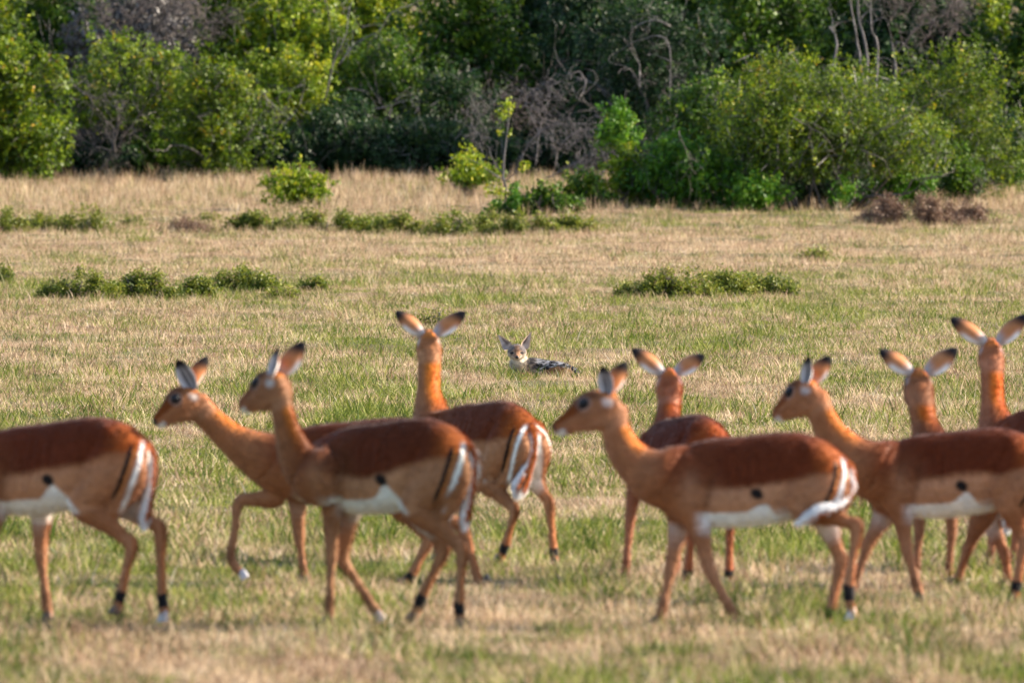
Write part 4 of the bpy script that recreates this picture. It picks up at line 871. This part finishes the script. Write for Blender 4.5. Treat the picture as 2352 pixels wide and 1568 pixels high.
# ------------------------------------------------------------------ jackal
def jackal():
    x0, d, gz = at(1240, 862); s = F / d
    root = empty("jackal", (x0, d, gz)); tag(root, "black-backed jackal lying in the grass and facing the camera with ears up", "jackal"); root.scale = (1.09, 1.09, 1.09)
    def P(px, py, Y=0): return np.array([(px - 1176) * (d + Y) / F - x0, Y, HC - (py - HOR) / F * (d + Y) - gz])
    m = lambda v: v / s
    mb = MB(); Yl = np.array([0, 1., 0]); Xl = np.array([1., 0, 0])
    mb.tube([P(1207, 846, -.02), P(1222, 846, .0), P(1246, 850, .02), P(1272, 852, .02), P(1294, 855, 0), P(1304, 859, -.02)], [m(17), m(20.5), m(20), m(19), m(16), m(9)], [.07, .085, .09, .09, .08, .05], Yl, 20, 4)
    mb.tube([P(1258, 866, -.07), P(1272, 858, -.08), P(1290, 856, -.07), P(1302, 861, -.03)], [m(7), m(13), m(13), m(8)], [.03, .05, .05, .04], Yl, 16, 4)   # haunch
    mb.tube([P(1296, 868, -.08), P(1272, 871, -.13), P(1248, 871, -.17), P(1236, 872, -.19)], [.022, .018, .016, .018], [.022, .018, .016, .02], Yl, 12, 4)      # hind foot
    mb.tube([P(1212, 856, -.04), P(1198, 864, -.11), P(1192, 869, -.22), P(1190, 870, -.28)], [.035, .03, .02, .02], [.035, .03, .022, .024], Xl, 12, 4)
    mb.tube([P(1224, 858, -.07), P(1214, 866, -.13), P(1209, 870, -.22), P(1208, 871, -.27)], [.035, .03, .02, .02], [.035, .03, .022, .024], Xl, 12, 4)
    mb.tube([P(1208, 862, -.03), P(1204, 850, -.03), P(1198, 836, -.05), P(1193, 822, -.07)], [m(15), m(18), m(18), m(15)], [.05, .065, .06, .05], Yl, 20, 4)
    # head: skull then muzzle towards the camera
    S = P(1191.5, 812.5, -.09); Nz = P(1192, 825.5, -.235); dr = Nz - S; HL = np.linalg.norm(dr); dr /= HL; lat = np.cross(dr, [0, 0, 1]); lat /= np.linalg.norm(lat); up = np.cross(lat, dr)
    tt = [-.35, -.1, .15, .38, .55, .75, .92, 1.0]; a_ = np.array([.03, .056, .060, .048, .030, .022, .019, .010]); b_ = np.array([.03, .05, .055, .045, .032, .026, .02, .010]); w_ = np.array([.035, .065, .073, .062, .038, .026, .02, .011])
    ang = np.linspace(0, 2 * math.pi, 20, endpoint=False); rings = []
    for tx, a, b, w in catmull(np.stack([np.array(tt) * HL, a_, b_, w_], 1), 3):
        sn = np.sin(ang); rings.append(S + dr * tx + np.outer(np.where(sn > 0, sn * a, sn * b), up) + np.outer(np.cos(ang) * w, lat))
    mb.loft(rings)
    mb.tube([P(1191, 832, -.09), P(1193, 838, -.1), P(1196, 848, -.08)], [m(16), m(16), m(12)], [.05, .05, .04], Yl, 16, 3)   # ruff
    body = remeshed(mb, "body", .005, 3); V, N = verts_of(body); n = len(V)
    rel = V - S; t = rel @ dr / HL; e = rel @ up / .06; lt = rel @ lat / .07; PX = 1176 + (V[:, 0] + x0) * F / (d + V[:, 1]); PY = HOR + (HC - gz - V[:, 2]) * F / (d + V[:, 1])
    # coat in the body's own x (length) and z (height)
    X = V[:, 0]; Z = V[:, 2]; w1 = fbm(X * 40, Z * 40, V[:, 1] * 40, 4, 3) - .5; w2 = fbm(X * 38, Z * 90, V[:, 1] * 38, 9, 3)
    tanc = sR((.32, .155, .075)); sand = sR((.30, .22, .155)); blk = sR((.013, .012, .015)); wht = sR((.46, .45, .47)); gry = sR((.13, .115, .12)); cream = sR((.48, .41, .32))
    col = np.tile(tanc, (n, 1)); back_line = np.interp(PX, [1205, 1225, 1245, 1275, 1300, 1315], [862, 866, 852, 845, 848, 862])
    sad = sstep(2.5, -1.5, PY - back_line + w1 * 8) * sstep(1204, 1214, PX)
    sc_ = mixc(np.tile(blk, (n, 1)), wht, sstep(.54, .64, w2 + .10 * sstep(6, 0, np.abs(PY - np.interp(PX, [1220, 1250, 1290], [832, 834, 838])))))
    col = mixc(col, sc_, sad); mx_ = sstep(1236, 1222, PX) * sstep(1200, 1212, PX); col = mixc(col, mixc(np.tile(gry * .8, (n, 1)), sand, sstep(.4, .6, w2)), mx_ * .85 * sstep(868, 858, PY))
    legm = sstep(852, 862, PY) * sstep(1228, 1216, PX); col = mixc(col, tanc * 1.3, legm)
    chest = sstep(1213, 1204, PX + w1 * 8) * sstep(826, 834, PY) * sstep(862, 852, PY); col = mixc(col, cream, chest)
    hd = sstep(-.6, -.35, t) * sstep(-1.25, -.9, e) * sstep(.125, .10, np.linalg.norm(rel - np.outer(np.clip(t, 0, 1) * HL, dr), axis=1))
    hc = mixc(np.tile(gry, (n, 1)), sand, sstep(.35, .65, w1 + .5) * .5); hc = mixc(hc, tanc * .65, sstep(.45, .1, np.abs(lt)) * sstep(-.1, .3, t) * .7)
    hc = mixc(hc, tanc * .8, sstep(.35, .55, t) * sstep(-.1, .15, e) * .8); hc = hc * (1 + (fbm(X * 90, Z * 90, V[:, 1] * 60, 14, 2) - .5)[:, None] * .7); hc = mixc(hc, cream, sstep(.05, -.25, e) * sstep(-.4, .2, t)); hc = mixc(hc, cream, sstep(-.05, -.3, e))
    hc = mixc(hc, cream * .8, sstep(.60, .85, np.abs(lt)) * sstep(.25, -.05, e))
    for sx in (-1, 1):
        ey = S + dr * HL * .44 + up * .012 + lat * sx * .036; de = np.linalg.norm((V - ey) * [1, .5, 1.6], axis=1); hc = mixc(hc, cream * .7, sstep(.026, .020, de) * .4); hc = mixc(hc, blk, sstep(.019, .014, de))
    mo = sstep(.006, .003, np.abs(rel @ up + .022 + np.abs(rel @ lat) * -.15)) * sstep(.62, .75, t); hc = mixc(hc, blk, mo * .8)
    col = mixc(col, hc, hd); col = np.clip(col * (1 + w1[:, None] * .5), 0, 1)
    # ears
    EV, EF, EC = [], [], []
    for base, tip, wd0, sx in ((P(1172.5, 802, -.06), P(1152.3, 776.5, -.04), .045, -1), (P(1208.5, 801, -.06), P(1221.9, 770.3, -.04), .041, 1)):
        ax = tip - base; el = np.linalg.norm(ax); ax /= el; opn = np.array([-.05 if sx < 0 else .55, -1., .1]); opn -= ax * opn.dot(ax); opn /= np.linalg.norm(opn); sdv = np.cross(ax, opn); nu, nv = 12, 11
        for layer in (0, 1):
            b0 = len(EV)
            for iu in range(nu):
                uu = iu / (nu - 1); wd = wd0 * (1 - uu ** 1.25) * (1 if uu > .12 else .85) + .002
                for iv in range(nv):
                    vv = iv / (nv - 1) * 2 - 1; p = base - ax * .012 + ax * (el + .012) * uu + sdv * vv * wd - opn * (.6 * wd * (1 - vv * vv) + (.003 if layer else 0)); EV.append(p)
                    inner = sR((.50, .40, .36)); cc = inner if not layer else tanc
                    if not layer:
                        dk = sstep(.5, .1, abs(vv - .35 * sx * -1)) * sstep(.15, .3, uu) * sstep(.85, .6, uu); cc = cc * (1 - dk * .75) + sR((.08, .05, .05)) * dk * .75
                        stp = .5 + .5 * math.sin(uu * 55); cc = cc * (1 - .3 * stp * sstep(.6, .3, uu)); ed = sstep(.75, .95, abs(vv)); cc = cc * (1 - ed) + sR((.62, .42, .26)) * ed
                    EC.append(cc)
            for iu in range(nu - 1):
                for iv in range(nv - 1):
                    q = b0 + iu * nv + iv; f = (q, q + 1, q + nv + 1, q + nv); EF.append(f if layer else f[::-1])
    lp = np.empty(len(body.loops), np.int32); body.loops.foreach_get("vertex_index", lp)
    jm = coat_mat("jackal_coat", .25, .8, .1, .15)
    me = quads_mesh("body", np.concatenate([V, np.array(EV)]), np.concatenate([lp.reshape(-1, 4), np.array(EF) + n])); set_coat(me, np.concatenate([col, np.array(EC)]))
    link("body", me, jm, root, smooth=True)
    # fur: short tapering blades lying back along the body
    rg = np.random.default_rng(2); k = rg.choice(n, 26000); face = (t[k] > -.05) & (hd[k] > .5); keep = ~(face & (rg.uniform(size=len(k)) < .35)) & ~((t[k] > .55) & (hd[k] > .5)); k = k[keep]; face = face[keep]
    nn = N[k] + rg.normal(size=(len(k), 3)) * .25; flow = np.where(hd[k][:, None] > .5, np.array([0, .9, -.5]), np.array([.8, .2, -.35])); g = nn * .45 + flow * .9 + rg.normal(size=(len(k), 3)) * .18
    g -= N[k] * np.minimum((g * N[k]).sum(1), .15)[:, None] - N[k] * .18; g /= np.linalg.norm(g, axis=1)[:, None]
    ln = np.where(face, .007, .020) * rg.uniform(.6, 1.4, len(k)); sdv = np.cross(g, N[k]); sdv /= np.linalg.norm(sdv, axis=1)[:, None] + 1e-6
    w = np.where(face, .0012, .0020)[:, None]; b = V[k] + rg.normal(size=(len(k), 3)) * .001
    FV = np.stack([b - sdv * w, b + sdv * w, b + g * ln[:, None]], 1).reshape(-1, 3); fm = quads_mesh("fur", FV, np.arange(len(FV)).reshape(-1, 3), None, 3)
    fc = np.repeat(np.clip(col[k] * rg.uniform(.7, 1.35, (len(k), 1)), 0, 1), 3, 0); set_coat(fm, fc); link("fur", fm, jm, root)
    # nose, eyes, tail
    def ball(nm, c, rx, ry, rz, mat):
        m2 = MB(); rings = [c + np.outer(np.cos(ang) * math.sin(q), lat) * rx + np.outer(np.sin(ang) * math.sin(q), up) * rz + dr * math.cos(q) * ry for q in np.linspace(0, math.pi, 9)[1:-1]]
        m2.loft(rings); link(nm, m2.mesh(nm), mat, root, smooth=True)
    ball("nose", S + dr * (HL * .985) + up * .006, .0145, .012, .012, plain_mat("jackal_nose", (.012, .012, .014), .35))
    for sx in (-1, 1): ball("eye", S + dr * HL * .44 + up * .012 + lat * sx * .036, .0125, .012, .0075, EYE)
    m2 = MB(); C, rr = m2.tube([P(1300, 846, .02), P(1309, 850, .0), P(1315, 858, -.05), P(1316, 868, -.10)], [.018, .026, .032, .018], [.018, .028, .032, .018], Yl, 14, 4); tm = remeshed(m2, "tail", .005, 2); TV, TN = verts_of(tm)
    nz = fbm(TV[:, 0] * 70, TV[:, 2] * 70, TV[:, 1] * 70, 3, 2); set_coat(tm, mixc(np.tile(blk, (len(TV), 1)), wht * .8, sstep(.56, .68, nz))); link("tail", tm, jm, root, smooth=True)
jackal()
